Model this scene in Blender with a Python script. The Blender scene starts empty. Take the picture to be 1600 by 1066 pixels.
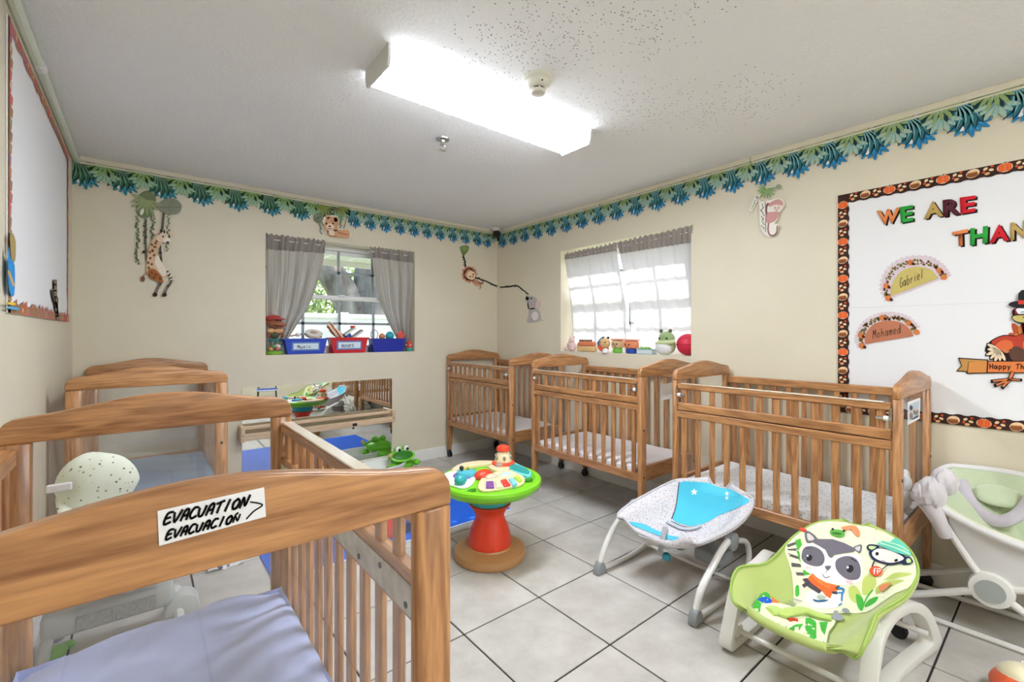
import bpy, bmesh, math, random
from math import sin, cos, pi, radians
from mathutils import Vector, Matrix
random.seed(7)
SC = bpy.context.scene
COL = SC.collection

# ------------------------------------------------------------------ camera, sky, sun, exposure
F, YAW, HY, CH = 708.9, 0.68211, 521.35, 1.2753      # focal length in px of a 1600 px frame, heading, horizon row, eye height
cd = bpy.data.cameras.new('camera'); cam = bpy.data.objects.new('camera', cd); COL.objects.link(cam)
cam.location = (0, 0, CH); cam.rotation_euler = (pi/2, 0, -YAW)
cd.sensor_width = 36; cd.lens = F/1600*36; cd.shift_y = (HY-533)/1600; cd.clip_start = .02
SC.camera = cam
SC.view_settings.view_transform = 'Standard'; SC.view_settings.look = 'None'
SC.view_settings.exposure = 0.45; SC.view_settings.gamma = 1; SC.view_settings.use_curve_mapping = False
FIX_POWER = 42.0       # emission of the ceiling fixtures' diffusers
SKY_POWER = 0.55
SUN_POWER = 7.0
SC.cycles.diffuse_bounces = 8; SC.cycles.max_bounces = 16; SC.cycles.transparent_max_bounces = 24; SC.cycles.glossy_bounces = 6
wd = bpy.data.worlds.new('sky'); SC.world = wd; wd.use_nodes = True
_n = wd.node_tree.nodes; _bg = _n['Background']
_sky = _n.new('ShaderNodeTexSky'); _sky.sky_type = 'NISHITA'; _sky.sun_disc = False
_sky.sun_elevation = radians(46); _sky.sun_rotation = radians(97); _sky.air_density = 1.0; _sky.dust_density = 2.0
wd.node_tree.links.new(_sky.outputs[0], _bg.inputs[0]); _bg.inputs[1].default_value = SKY_POWER
sd = bpy.data.lights.new('sun', 'SUN'); sun = bpy.data.objects.new('sun', sd); COL.objects.link(sun)
sd.energy = SUN_POWER; sd.angle = radians(.6); sd.color = (1, .96, .9)
sun.rotation_euler = Vector((-1, .14, -1.06)).to_track_quat('-Z', 'Y').to_euler()

# ------------------------------------------------------------------ helpers
XL, XR, YB, YF, H = -.36, 3.113, 4.10, -2.0, 2.44     # room
_c, _s = cos(YAW), sin(YAW)
def ray(u, v):
    t = (u-800)/F; return (t*_c+_s, -t*_s+_c, -(v-HY)/F)
def onX(u, v, X=XR):
    d = ray(u, v); k = X/d[0]; return Vector((X, d[1]*k, CH+d[2]*k))
def onY(u, v, Y=YB):
    d = ray(u, v); k = Y/d[1]; return Vector((d[0]*k, Y, CH+d[2]*k))
def onZ(u, v, Z=0):
    d = ray(u, v); k = (Z-CH)/d[2]; return Vector((d[0]*k, d[1]*k, Z))
def proj(p):
    xc = p[0]*_c-p[1]*_s; zc = p[0]*_s+p[1]*_c
    return 800+F*xc/zc, HY+F*(CH-p[2])/zc
def zm(x0, y0, k, pts):                                # crop coordinates -> photo coordinates
    return [(x0+a/k, y0+b/k) for a, b in pts]
def lin(h):
    h = h.lstrip('#'); r = [int(h[i:i+2], 16)/255 for i in (0, 2, 4)]
    return tuple(c/12.92 if c <= .04045 else ((c+.055)/1.055)**2.4 for c in r)+(1,)

MATS = {}
def mat(name, col, rough=.55, metal=0, spec=.5, var=0, vscale=8, bump=0, bscale=80, stretch=None, emit=0, sheen=0, coat=0):
    if name in MATS: return MATS[name]
    m = bpy.data.materials.new(name); m.use_nodes = True; MATS[name] = m
    nt = m.node_tree; N = nt.nodes; L = nt.links; b = N['Principled BSDF']
    c = lin(col); m.diffuse_color = c
    b.inputs['Base Color'].default_value = c; b.inputs['Roughness'].default_value = rough
    b.inputs['Metallic'].default_value = metal; b.inputs['Specular IOR Level'].default_value = spec
    if sheen: b.inputs['Sheen Weight'].default_value = sheen
    if coat: b.inputs['Coat Weight'].default_value = coat; b.inputs['Coat Roughness'].default_value = .15
    if emit:
        b.inputs['Emission Color'].default_value = c; b.inputs['Emission Strength'].default_value = emit
    if var or bump:
        tc = N.new('ShaderNodeTexCoord'); mp = N.new('ShaderNodeMapping'); L.new(tc.outputs['Object'], mp.inputs[0])
        if stretch: mp.inputs['Scale'].default_value = stretch
    if var:
        nz = N.new('ShaderNodeTexNoise'); nz.inputs['Scale'].default_value = vscale; nz.inputs['Detail'].default_value = 5
        L.new(mp.outputs[0], nz.inputs[0])
        mx = N.new('ShaderNodeMix'); mx.data_type = 'RGBA'
        mx.inputs[6].default_value = tuple(x*(1-var) for x in c[:3])+(1,); mx.inputs[7].default_value = tuple(min(1, x*(1+var)) for x in c[:3])+(1,)
        mr = N.new('ShaderNodeMapRange'); mr.inputs[1].default_value = .3; mr.inputs[2].default_value = .7
        L.new(nz.outputs[0], mr.inputs[0]); L.new(mr.outputs[0], mx.inputs[0]); L.new(mx.outputs[2], b.inputs['Base Color'])
    if bump:
        n2 = N.new('ShaderNodeTexNoise'); n2.inputs['Scale'].default_value = bscale; n2.inputs['Detail'].default_value = 4
        L.new(mp.outputs[0], n2.inputs[0])
        bp = N.new('ShaderNodeBump'); bp.inputs['Strength'].default_value = bump; bp.inputs['Distance'].default_value = .01
        L.new(n2.outputs[0], bp.inputs['Height']); L.new(bp.outputs[0], b.inputs['Normal'])
    return m
def ink(h):                                            # matte printed colour
    return mat('print_'+h.lstrip('#'), h, .75, spec=.2)

def wood(axis, light='#c48f5d', dark='#7a4d2b', nm='wood'):
    k = nm+'_'+axis
    if k in MATS: return MATS[k]
    m = bpy.data.materials.new(k); m.use_nodes = True; MATS[k] = m
    nt = m.node_tree; N = nt.nodes; L = nt.links; b = N['Principled BSDF']
    tc = N.new('ShaderNodeTexCoord'); oi = N.new('ShaderNodeObjectInfo'); ad = N.new('ShaderNodeVectorMath'); ad.operation = 'MULTIPLY_ADD'
    L.new(oi.outputs['Random'], ad.inputs[0]); ad.inputs[1].default_value = (7.3, 3.1, 5.7); L.new(tc.outputs['Object'], ad.inputs[2])
    mp = N.new('ShaderNodeMapping'); sc = {'x': (.8, 9, 9), 'y': (9, .8, 9), 'z': (9, 9, .8)}[axis]
    mp.inputs['Scale'].default_value = sc; L.new(ad.outputs[0], mp.inputs[0])
    n1 = N.new('ShaderNodeTexNoise'); n1.inputs['Scale'].default_value = 1.6; n1.inputs['Detail'].default_value = 3; n1.inputs['Distortion'].default_value = .7
    L.new(mp.outputs[0], n1.inputs[0])
    ml = N.new('ShaderNodeMath'); ml.operation = 'MULTIPLY'; ml.inputs[1].default_value = 34; L.new(n1.outputs[0], ml.inputs[0])
    sn = N.new('ShaderNodeMath'); sn.operation = 'SINE'; L.new(ml.outputs[0], sn.inputs[0])
    n2 = N.new('ShaderNodeTexNoise'); n2.inputs['Scale'].default_value = 14; n2.inputs['Detail'].default_value = 6; L.new(mp.outputs[0], n2.inputs[0])
    m1 = N.new('ShaderNodeMath'); m1.operation = 'MULTIPLY_ADD'; m1.inputs[1].default_value = .12; m1.inputs[2].default_value = .12
    L.new(sn.outputs[0], m1.inputs[0])
    m2 = N.new('ShaderNodeMath'); m2.operation = 'MULTIPLY_ADD'; m2.inputs[1].default_value = .8; L.new(n2.outputs[0], m2.inputs[0]); L.new(m1.outputs[0], m2.inputs[2])
    cr = N.new('ShaderNodeValToRGB'); e = cr.color_ramp.elements
    e[0].position = .2; e[0].color = lin(dark); e[1].position = .8; e[1].color = lin(light)
    L.new(m2.outputs[0], cr.inputs[0]); L.new(cr.outputs[0], b.inputs['Base Color'])
    b.inputs['Roughness'].default_value = .38; b.inputs['Coat Weight'].default_value = .25; b.inputs['Coat Roughness'].default_value = .25
    return m

def glassy(name, tint='#ffffff', gloss=.06, haze=0, rough=.02):     # thin clear sheet
    if name in MATS: return MATS[name]
    m = bpy.data.materials.new(name); m.use_nodes = True; MATS[name] = m
    nt = m.node_tree; N = nt.nodes; L = nt.links; N.remove(N['Principled BSDF']); out = N['Material Output']
    t = N.new('ShaderNodeBsdfTransparent'); t.inputs[0].default_value = lin(tint)
    g = N.new('ShaderNodeBsdfGlossy'); g.inputs['Roughness'].default_value = rough
    a = N.new('ShaderNodeMixShader'); a.inputs[0].default_value = gloss; L.new(t.outputs[0], a.inputs[1]); L.new(g.outputs[0], a.inputs[2])
    if haze:
        d = N.new('ShaderNodeBsdfDiffuse'); d.inputs[0].default_value = (.8, .8, .8, 1)
        h = N.new('ShaderNodeMixShader'); h.inputs[0].default_value = haze; L.new(a.outputs[0], h.inputs[1]); L.new(d.outputs[0], h.inputs[2]); a = h
    L.new(a.outputs[0], out.inputs[0]); return m

def sheer(name, col, trans=.6):                        # cloth that lets light through
    m = bpy.data.materials.new(name); m.use_nodes = True; MATS[name] = m
    nt = m.node_tree; N = nt.nodes; L = nt.links; N.remove(N['Principled BSDF']); out = N['Material Output']
    d = N.new('ShaderNodeBsdfDiffuse'); d.inputs[0].default_value = lin(col); t = N.new('ShaderNodeBsdfTranslucent'); t.inputs[0].default_value = lin(col)
    a = N.new('ShaderNodeMixShader'); a.inputs[0].default_value = trans; L.new(d.outputs[0], a.inputs[1]); L.new(t.outputs[0], a.inputs[2])
    L.new(a.outputs[0], out.inputs[0]); return m

PM = {}
def setp(o, label=None, cat=None, group=None, kind=None):
    if label: o['label'] = label
    if cat: o['category'] = cat
    if group: o['group'] = group
    if kind: o['kind'] = kind
    return o
def thing(name, label=None, cat=None, loc=(0, 0, 0), rz=0, group=None, kind=None, parent=None):
    o = bpy.data.objects.new(name, None); COL.objects.link(o); o.empty_display_size = .1
    M = Matrix.Translation(Vector(loc)) @ Matrix.Rotation(rz, 4, 'Z')
    o.location = loc; o.rotation_euler = (0, 0, rz); PM[o.name] = M
    if parent: o.parent = parent; PM[o.name] = PM[parent.name] @ M
    return setp(o, label, cat, group, kind)
def copy_tree(o, parent=None):
    c = o.copy(); COL.objects.link(c)
    if parent: c.parent = parent
    for ch in o.children: copy_tree(ch, c)
    return c

def smooth_path(pts, k=6, closed=False):
    P = [Vector(p) for p in pts]; n = len(P); out = []
    if n < 3 or k <= 1: return P
    for i in range(n if closed else n-1):
        g = (lambda j: P[j % n]) if closed else (lambda j: P[max(0, min(n-1, j))])
        a, b, c, d = g(i-1), g(i), g(i+1), g(i+2)
        for q in range(k):
            t = q/k; out.append(.5*((2*b)+(c-a)*t+(2*a-5*b+4*c-d)*t*t+(3*b-a-3*c+d)*t**3))
    if not closed: out.append(P[-1])
    return out

class G:
    def __init__(s): s.v = []; s.f = []; s.mi = []; s.m = 0; s.T = None
    def add(s, vs, fs):
        n = len(s.v)
        for p in vs:
            p = Vector(p); s.v.append(s.T @ p if s.T else p)
        for q in fs: s.f.append([n+i for i in q]); s.mi.append(s.m)
        return s
    def box(s, x0, x1, y0, y1, z0, z1):
        return s.add([(x0, y0, z0), (x1, y0, z0), (x1, y1, z0), (x0, y1, z0), (x0, y0, z1), (x1, y0, z1), (x1, y1, z1), (x0, y1, z1)],
                     [(3, 2, 1, 0), (4, 5, 6, 7), (0, 1, 5, 4), (1, 2, 6, 5), (2, 3, 7, 6), (3, 0, 4, 7)])
    def tube(s, pts, r, n=8, closed=False, k=6, flat=None):
        P = smooth_path(pts, k, closed); N = len(P)
        if isinstance(r, (list, tuple)):
            R0 = list(r); R = [R0[min(len(R0)-1, int(i*(len(R0)-1)/(N-1)))]*(1-((i*(len(R0)-1)/(N-1)) % 1))+R0[min(len(R0)-1, int(i*(len(R0)-1)/(N-1))+1)]*((i*(len(R0)-1)/(N-1)) % 1) for i in range(N)]
        else: R = [r]*N
        vs = []; fs = []; up = Vector((.013, .021, 1)).normalized(); u = None
        for i in range(N):
            a = P[(i-1) % N] if closed or i else P[0]; b = P[(i+1) % N] if closed or i < N-1 else P[-1]
            t = (b-a).normalized() if (b-a).length > 1e-9 else Vector((0, 0, 1))
            if u is None:
                u = t.cross(up)
                if u.length < .05: u = t.cross(Vector((1, 0, 0)))
            else: u = u-t*u.dot(t)
            u.normalize(); w = t.cross(u)
            for j in range(n):
                A = 2*pi*j/n; vs.append(P[i]+R[i]*(cos(A)*u+sin(A)*w*(flat or 1)))
        for i in range(N if closed else N-1):
            for j in range(n):
                a = i*n+j; b = i*n+(j+1) % n; c = ((i+1) % N)*n+(j+1) % n; d = ((i+1) % N)*n+j
                fs.append((a, b, c, d))
        if not closed: fs += [tuple(reversed(range(n))), tuple((N-1)*n+j for j in range(n))]
        return s.add(vs, fs)
    def lathe(s, prof, n=24, c=(0, 0, 0), sx=1, sy=1, caps=True):
        vs = []; fs = []; k = len(prof)
        for r, z in prof:
            for j in range(n): A = 2*pi*j/n; vs.append((c[0]+r*cos(A)*sx, c[1]+r*sin(A)*sy, c[2]+z))
        for i in range(k-1):
            for j in range(n): fs.append((i*n+j, i*n+(j+1) % n, (i+1)*n+(j+1) % n, (i+1)*n+j))
        if caps: fs += [tuple(reversed(range(n))), tuple((k-1)*n+j for j in range(n))]
        return s.add(vs, fs)
    def ell(s, c, r, n=16, m=10):
        r = (r, r, r) if isinstance(r, (int, float)) else r
        vs = [(c[0], c[1], c[2]-r[2])]; fs = []
        for i in range(1, m):
            B = -pi/2+pi*i/m
            for j in range(n): A = 2*pi*j/n; vs.append((c[0]+r[0]*cos(B)*cos(A), c[1]+r[1]*cos(B)*sin(A), c[2]+r[2]*sin(B)))
        vs.append((c[0], c[1], c[2]+r[2])); t = len(vs)-1
        for j in range(n): fs.append((0, 1+(j+1) % n, 1+j)); fs.append((t, 1+(m-2)*n+j, 1+(m-2)*n+(j+1) % n))
        for i in range(m-2):
            for j in range(n): fs.append((1+i*n+j, 1+i*n+(j+1) % n, 1+(i+1)*n+(j+1) % n, 1+(i+1)*n+j))
        return s.add(vs, fs)
    def prism(s, poly, fn, d):                         # polygon extruded: fn(u,v,w)
        n = len(poly); vs = [fn(u, v, 0) for u, v in poly]+[fn(u, v, d) for u, v in poly]
        return s.add(vs, [tuple(range(n)), tuple(reversed(range(n, 2*n)))]+[(i, n+i, n+(i+1) % n, (i+1) % n) for i in range(n)])
    def grid(s, nu, nv, fn, closed=False):
        vs = [fn(i/(nu-1), j/(nv-1)) for j in range(nv) for i in range(nu)]
        return s.add(vs, [(j*nu+i, j*nu+i+1, (j+1)*nu+i+1, (j+1)*nu+i) for j in range(nv-1) for i in range(nu-1)])
    def build(s, name, mats, parent=None, smooth=True, bevel=0, world=False, angle=35, seg=1, kind=None, solid=0):
        me = bpy.data.meshes.new(name); vs = s.v
        if world and parent:
            I = PM[parent.name].inverted(); vs = [I @ p for p in vs]
        me.from_pydata([tuple(p) for p in vs], [], s.f)
        mats = mats if isinstance(mats, (list, tuple)) else [mats]
        for m in mats: me.materials.append(m)
        me.polygons.foreach_set('material_index', s.mi)
        bm = bmesh.new(); bm.from_mesh(me)
        if bevel:
            bm.normal_update(); bmesh.ops.recalc_face_normals(bm, faces=bm.faces)
            ed = [e for e in bm.edges if len(e.link_faces) == 2 and e.calc_face_angle(0) > .6]
            bmesh.ops.bevel(bm, geom=ed, offset=bevel, segments=seg, affect='EDGES', profile=.5, clamp_overlap=True)
        if not solid: bmesh.ops.recalc_face_normals(bm, faces=bm.faces)
        bm.to_mesh(me); bm.free()
        if smooth:
            me.polygons.foreach_set('use_smooth', [True]*len(me.polygons)); me.set_sharp_from_angle(angle=radians(angle))
        o = bpy.data.objects.new(name, me); COL.objects.link(o)
        if parent: o.parent = parent; PM[o.name] = PM[parent.name]
        else: PM[o.name] = Matrix.Identity(4)
        if solid:
            md = o.modifiers.new('thickness', 'SOLIDIFY'); md.thickness = solid; md.offset = -1
        if kind: o['kind'] = kind
        return o
def box(name, b, m, parent=None, bevel=0, **k): return G().box(*b).build(name, m, parent, bevel=bevel, **k)

# flat artwork: layers of (colour, [polygons]) in photo coordinates, laid on a plane or surface M(u, v, offset)
def E(cx, cy, rx, ry=None, rot=0, n=18):
    ry = ry or rx; a = radians(rot)
    return [(cx+rx*cos(2*pi*i/n)*cos(a)-ry*sin(2*pi*i/n)*sin(a), cy+rx*cos(2*pi*i/n)*sin(a)+ry*sin(2*pi*i/n)*cos(a)) for i in range(n)]
def ST(pts, w, k=4):                                   # stroke as one ribbon polygon per segment (with round-ish joints)
    P = smooth_path([(a, b, 0) for a, b in pts], k) if k > 1 and len(pts) > 2 else [Vector((a, b, 0)) for a, b in pts]
    out = []
    for a, b in zip(P, P[1:]):
        d = b-a
        if d.length < 1e-9: continue
        d.normalize(); n = Vector((-d.y, d.x, 0))*w/2; e = d*w*.25
        out.append([(q.x, q.y) for q in (a-n-e, b-n+e, b+n+e, a+n-e)])
    return out
def SM(pts, k=4): return [(p.x, p.y) for p in smooth_path([(a, b, 0) for a, b in pts], k, True)]
def art(name, layers, M, parent=None, label=None, cat=None, group=None, base=.0012, step=.0005, cut=0, mats=None, world=True):
    bm = bmesh.new(); cols = []
    for li, (col, polys) in enumerate(layers):
        if col not in cols: cols.append(col)
        for poly in polys:
            b2 = bmesh.new()
            try: b2.faces.new([b2.verts.new((x, y, 0)) for x, y in poly])
            except ValueError: b2.free(); continue
            if cut:
                bmesh.ops.triangulate(b2, faces=b2.faces[:])
                for ax in (0, 1):
                    lo = min(p[ax] for p in poly); hi = max(p[ax] for p in poly); q = math.floor(lo/cut)*cut+cut
                    while q < hi:
                        nrm = (1, 0, 0) if ax == 0 else (0, 1, 0); co = (q, 0, 0) if ax == 0 else (0, q, 0)
                        bmesh.ops.bisect_plane(b2, geom=b2.verts[:]+b2.edges[:]+b2.faces[:], plane_co=co, plane_no=nrm); q += cut
            mp = {}
            for v in b2.verts: mp[v] = bm.verts.new(M(v.co.x, v.co.y, base+li*step))
            for f in b2.faces:
                nf = bm.faces.new([mp[v] for v in f.verts]); nf.material_index = cols.index(col)
            b2.free()
    me = bpy.data.meshes.new(name)
    if parent and world:
        I = PM[parent.name].inverted()
        for v in bm.verts: v.co = I @ v.co
    bm.to_mesh(me); bm.free()
    for c in cols: me.materials.append(c if not isinstance(c, str) else ink(c))
    o = bpy.data.objects.new(name, me); COL.objects.link(o)
    if parent: o.parent = parent; PM[o.name] = PM[parent.name]
    else: PM[o.name] = Matrix.Identity(4)
    return setp(o, label, cat, group)
MB_ = lambda u, v, o: onY(u, v, YB-o)
MR_ = lambda u, v, o: onX(u, v, XR-o)

GLY = {  # handwriting strokes in a unit box, y down
 'E': [[(.9, 0), (.15, .08), (0, 1), (.85, .9)], [(.1, .5), (.7, .45)]], 'e': [[(.15, .72), (.85, .68), (.8, .5), (.4, .42), (.1, .7), (.3, 1), (.85, .92)]],
 'V': [[(0, .1), (.3, 1), (1, 0)]], 'A': [[(0, 1), (.3, .15), (.8, .1), (.75, 1)], [(.2, .6), (.8, .55)]], 'C': [[(.95, .1), (.4, .05), (0, .6), (.3, 1), (.9, .85)]],
 'U': [[(0, .2), (.1, .9), (.6, .9), (.9, .1)]], 'T': [[(0, .15), (1, 0)], [(.55, .1), (.35, 1)]], 'I': [[(.6, 0), (.3, 1)]],
 'O': [[(.6, .1), (.1, .4), (.2, .95), (.7, .9), (.9, .4), (.6, .1)]], 'N': [[(0, 1), (.25, .1), (.65, .9), (1, 0)]],
 'M': [[(0, 1), (.15, 0), (.5, .6), (.85, 0), (1, 1)]], 'u': [[(0, .4), (.1, .95), (.6, .95), (.8, .4), (.85, 1)]], 's': [[(.8, .4), (.2, .45), (.3, .65), (.8, .8), (.1, 1)]],
 'i': [[(.5, .4), (.5, 1)], [(.5, .1), (.52, .16)]], 'c': [[(.8, .45), (.2, .45), (.1, .9), (.8, .95)]], 'B': [[(.1, 0), (.1, 1)], [(.1, 0), (.8, .1), (.7, .4), (.1, .5), (.9, .65), (.7, .95), (.1, 1)]],
 'K': [[(.1, 0), (.1, 1)], [(.8, 0), (.1, .5), (.9, 1)]], 'S': [[(.9, .1), (.3, 0), (.1, .3), (.8, .6), (.7, .95), (.05, .95)]],
 'G': [[(.9, .1), (.4, 0), (.05, .5), (.3, .98), (.9, .9), (.9, .55), (.55, .55)]], 'a': [[(.8, .45), (.2, .45), (.1, .9), (.6, .95), (.8, .45), (.9, 1)]],
 'b': [[(.15, 0), (.15, 1), (.8, .9), (.8, .5), (.15, .55)]], 'r': [[(.2, .45), (.25, 1)], [(.25, .65), (.8, .45)]], 'l': [[(.5, 0), (.5, 1)]],
 'o': [[(.5, .42), (.1, .7), (.5, 1), (.9, .7), (.5, .42)]], 'h': [[(.15, 0), (.15, 1)], [(.15, .6), (.6, .45), (.85, 1)]], 'm': [[(.05, .45), (.1, 1)], [(.1, .6), (.4, .45), (.5, 1)], [(.5, .6), (.8, .45), (.95, 1)]],
 'd': [[(.8, .5), (.2, .5), (.1, .95), (.7, .95), (.85, 0), (.9, 1)]], 'x': [[(.6, .45), (.2, .6), (.7, .65), (.1, .9), (.5, 1), (.85, .95)]],
 'H': [[(.1, 0), (.1, 1)], [(.9, 0), (.9, 1)], [(.1, .5), (.9, .5)]], 'p': [[(.15, .4), (.15, 1.35)], [(.15, .45), (.8, .5), (.8, .9), (.15, .95)]], 'y': [[(.1, .4), (.5, .95)], [(.9, .4), (.2, 1.35)]],
 'f': [[(.8, .1), (.4, .1), (.35, 1)], [(.1, .5), (.7, .5)]], ' ': []}
def write(txt, a, b, h, w, slant=0, gap=.22, up=None):   # strokes along the baseline a->b, letter height h
    a = Vector((a[0], a[1])); b = Vector((b[0], b[1])); d = b-a; n = len(txt); cell = d/n
    up = Vector(up) if up else Vector((0, -1)); polys = []
    for i, ch in enumerate(txt):
        for st in GLY[ch]:
            pts = []
            for x, y in st:
                p = a+cell*(i+gap/2+x*(1-gap))+up*h*(1-y)+cell.normalized()*slant*h*(1-y); pts.append((p.x, p.y))
            polys += ST(pts, w, 3)
    return polys

# ------------------------------------------------------------------ common materials
M_white = mat('white_vinyl', '#e9e9e9', .4)
M_trim = mat('cream_trim', '#d9d2bd', .45)
M_base = mat('white_baseboard', '#e8e6e1', .45)
M_plw = mat('white_plastic', '#e6e5e0', .35)
M_plg = mat('grey_plastic', '#8b8f90', .4)
M_plb = mat('black_plastic', '#1b1b1c', .4)
M_metal = mat('chrome', '#c8c8c8', .25, metal=1)
M_tubew = mat('white_painted_tube', '#dedcd8', .3)
M_paper = mat('white_paper', '#e6e6e8', .7)
WX, WY, WZ = wood('x'), wood('y'), wood('z')
M_clear = glassy('clear_acrylic', gloss=.05, haze=.015)
M_glass = glassy('window_glass', gloss=.05)

def wall_mat():
    m = mat('beige_wall_paint', '#d9d1bb', .5, var=.03, vscale=2.2, bump=.08, bscale=160); return m
M_wall = wall_mat()

def ceiling_mat():
    m = mat('popcorn_ceiling', '#d6d4d2', .9)
    nt = m.node_tree; N = nt.nodes; L = nt.links; b = N['Principled BSDF']
    tc = N.new('ShaderNodeTexCoord'); nz = N.new('ShaderNodeTexNoise'); nz.inputs['Scale'].default_value = 55; nz.inputs['Detail'].default_value = 5; nz.inputs['Roughness'].default_value = .65
    L.new(tc.outputs['Object'], nz.inputs[0])
    bp = N.new('ShaderNodeBump'); bp.inputs['Strength'].default_value = .6; bp.inputs['Distance'].default_value = .02
    L.new(nz.outputs[0], bp.inputs['Height']); L.new(bp.outputs[0], b.inputs['Normal'])
    # mildew specks: small voronoi cells, only inside two blotches beside the lamp
    vo = N.new('ShaderNodeTexVoronoi'); vo.inputs['Scale'].default_value = 80; L.new(tc.outputs['Object'], vo.inputs['Vector'])
    lt = N.new('ShaderNodeMapRange'); lt.inputs[1].default_value = .2; lt.inputs[2].default_value = .3; lt.inputs[3].default_value = 1; lt.inputs[4].default_value = 0; L.new(vo.outputs['Distance'], lt.inputs[0])
    rnd = N.new('ShaderNodeSeparateColor'); L.new(vo.outputs['Color'], rnd.inputs[0])
    fac = None
    for cx, cy, r in ((1.18, 1.38, .34), (1.95, 1.45, .42), (1.35, 1.05, .5), (2.3, 1.1, .4)):
        ds = N.new('ShaderNodeVectorMath'); ds.operation = 'DISTANCE'; L.new(tc.outputs['Object'], ds.inputs[0]); ds.inputs[1].default_value = (cx, cy, H)
        mr = N.new('ShaderNodeMapRange'); mr.inputs[1].default_value = 0; mr.inputs[2].default_value = r; mr.inputs[3].default_value = .95 if r < .4 else .42; mr.inputs[4].default_value = 0; L.new(ds.outputs['Value'], mr.inputs[0])
        if fac is None: fac = mr.outputs[0]
        else:
            mx = N.new('ShaderNodeMath'); mx.operation = 'MAXIMUM'; L.new(fac, mx.inputs[0]); L.new(mr.outputs[0], mx.inputs[1]); fac = mx.outputs[0]
    lg = N.new('ShaderNodeMath'); lg.operation = 'LESS_THAN'; L.new(rnd.outputs[0], lg.inputs[0]); L.new(fac, lg.inputs[1])
    ml = N.new('ShaderNodeMath'); ml.operation = 'MULTIPLY'; L.new(lg.outputs[0], ml.inputs[0]); L.new(lt.outputs[0], ml.inputs[1])
    n3 = N.new('ShaderNodeTexNoise'); n3.inputs['Scale'].default_value = 1.6; L.new(tc.outputs['Object'], n3.inputs[0])
    c0 = N.new('ShaderNodeMix'); c0.data_type = 'RGBA'; c0.inputs[6].default_value = lin('#f0efed'); c0.inputs[7].default_value = lin('#f6f5f4'); L.new(n3.outputs[0], c0.inputs[0])
    c1 = N.new('ShaderNodeMix'); c1.data_type = 'RGBA'; c1.inputs[7].default_value = lin('#7d7975'); L.new(c0.outputs[2], c1.inputs[6]); L.new(ml.outputs[0], c1.inputs[0])
    L.new(c1.outputs[2], b.inputs['Base Color']); return m

def tile_mat():
    m = mat('beige_floor_tile', '#d2cdc4', .32)
    nt = m.node_tree; N = nt.nodes; L = nt.links; b = N['Principled BSDF']
    tc = N.new('ShaderNodeTexCoord'); oi = N.new('ShaderNodeObjectInfo'); ad = N.new('ShaderNodeVectorMath'); ad.operation = 'MULTIPLY_ADD'
    L.new(oi.outputs['Random'], ad.inputs[0]); ad.inputs[1].default_value = (9, 5, 0); L.new(tc.outputs['Object'], ad.inputs[2])
    n1 = N.new('ShaderNodeTexNoise'); n1.inputs['Scale'].default_value = 6; n1.inputs['Detail'].default_value = 8; n1.inputs['Roughness'].default_value = .62; L.new(ad.outputs[0], n1.inputs[0])
    cr = N.new('ShaderNodeValToRGB'); e = cr.color_ramp.elements
    e[0].position = .3; e[0].color = lin('#aca7a0'); e[1].position = .68; e[1].color = lin('#c7c3bd')
    L.new(n1.outputs[0], cr.inputs[0]); L.new(cr.outputs[0], b.inputs['Base Color'])
    mr = N.new('ShaderNodeMapRange'); mr.inputs[3].default_value = .25; mr.inputs[4].default_value = .42; L.new(n1.outputs[0], mr.inputs[0]); L.new(mr.outputs[0], b.inputs['Roughness'])
    return m

# ------------------------------------------------------------------ room shell
W1 = (.766, 2.087, 1.10, 2.08)         # back window opening: x0 x1 z0 z1
W2 = (1.752, 3.091, 1.108, 2.066)      # right window opening: y0 y1 z0 z1
TH = .24
floor = box('floor', (XL-TH, XR+TH, YF-TH, YB+TH, -.12, -.006), mat('dark_grout', '#2b2725', .8), kind='structure'); PM['floor'] = Matrix.Identity(4)
T0X, T0Y, TP, GAP = 1.485, 1.1915, .43, .0075
TM = tile_mat(); tmesh = {}
for i in range(-5, 5):
    for j in range(-8, 8):
        x0 = max(XL, T0X+i*TP+GAP/2); x1 = min(XR, T0X+(i+1)*TP-GAP/2); y0 = max(YF, T0Y+j*TP+GAP/2); y1 = min(YB, T0Y+(j+1)*TP-GAP/2)
        if x1-x0 < .02 or y1-y0 < .02: continue
        k = (round(x1-x0, 3), round(y1-y0, 3)); w, d = k[0]/2, k[1]/2
        if k not in tmesh:
            o = box('tile', (-w, w, -d, d, -.0065, 0), TM, bevel=.0018); tmesh[k] = o.data
        else: o = bpy.data.objects.new('tile', tmesh[k]); COL.objects.link(o)
        o.parent = floor; o.location = ((x0+x1)/2, (y0+y1)/2, 0)
box('ceiling', (XL-TH, XR+TH, YF-TH, YB+TH, H, H+.15), ceiling_mat(), kind='structure')
def wall_with_hole(name, ax, a0, a1, h0, h1, z0, z1, p0, p1):
    g = G()
    def b(u0, u1, v0, v1):
        if ax == 'x': g.box(u0, u1, p0, p1, v0, v1)
        else: g.box(p0, p1, u0, u1, v0, v1)
    b(a0, h0, 0, H); b(h1, a1, 0, H); b(h0, h1, 0, z0); b(h0, h1, z1, H)
    return g.build(name, M_wall, smooth=False, kind='structure')
wall_with_hole('wall_back', 'x', XL-TH, XR+TH, *W1, YB, YB+TH)
wall_with_hole('wall_right', 'y', YF-TH, YB, *W2, XR, XR+TH)
box('wall_left', (XL-TH, XL, YF-TH, YB, 0, H), M_wall, kind='structure')
wall_with_hole('wall_front', 'x', XL, XR, .3, 1.2, .0, 2.05, YF-TH, YF)
d1 = thing('door_1', kind='structure')
box('door_leaf', (.34, 1.16, YF-.06, YF-.02, .008, 2.03), mat('door_paint', '#d8d3c6', .45), d1, .003)
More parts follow.
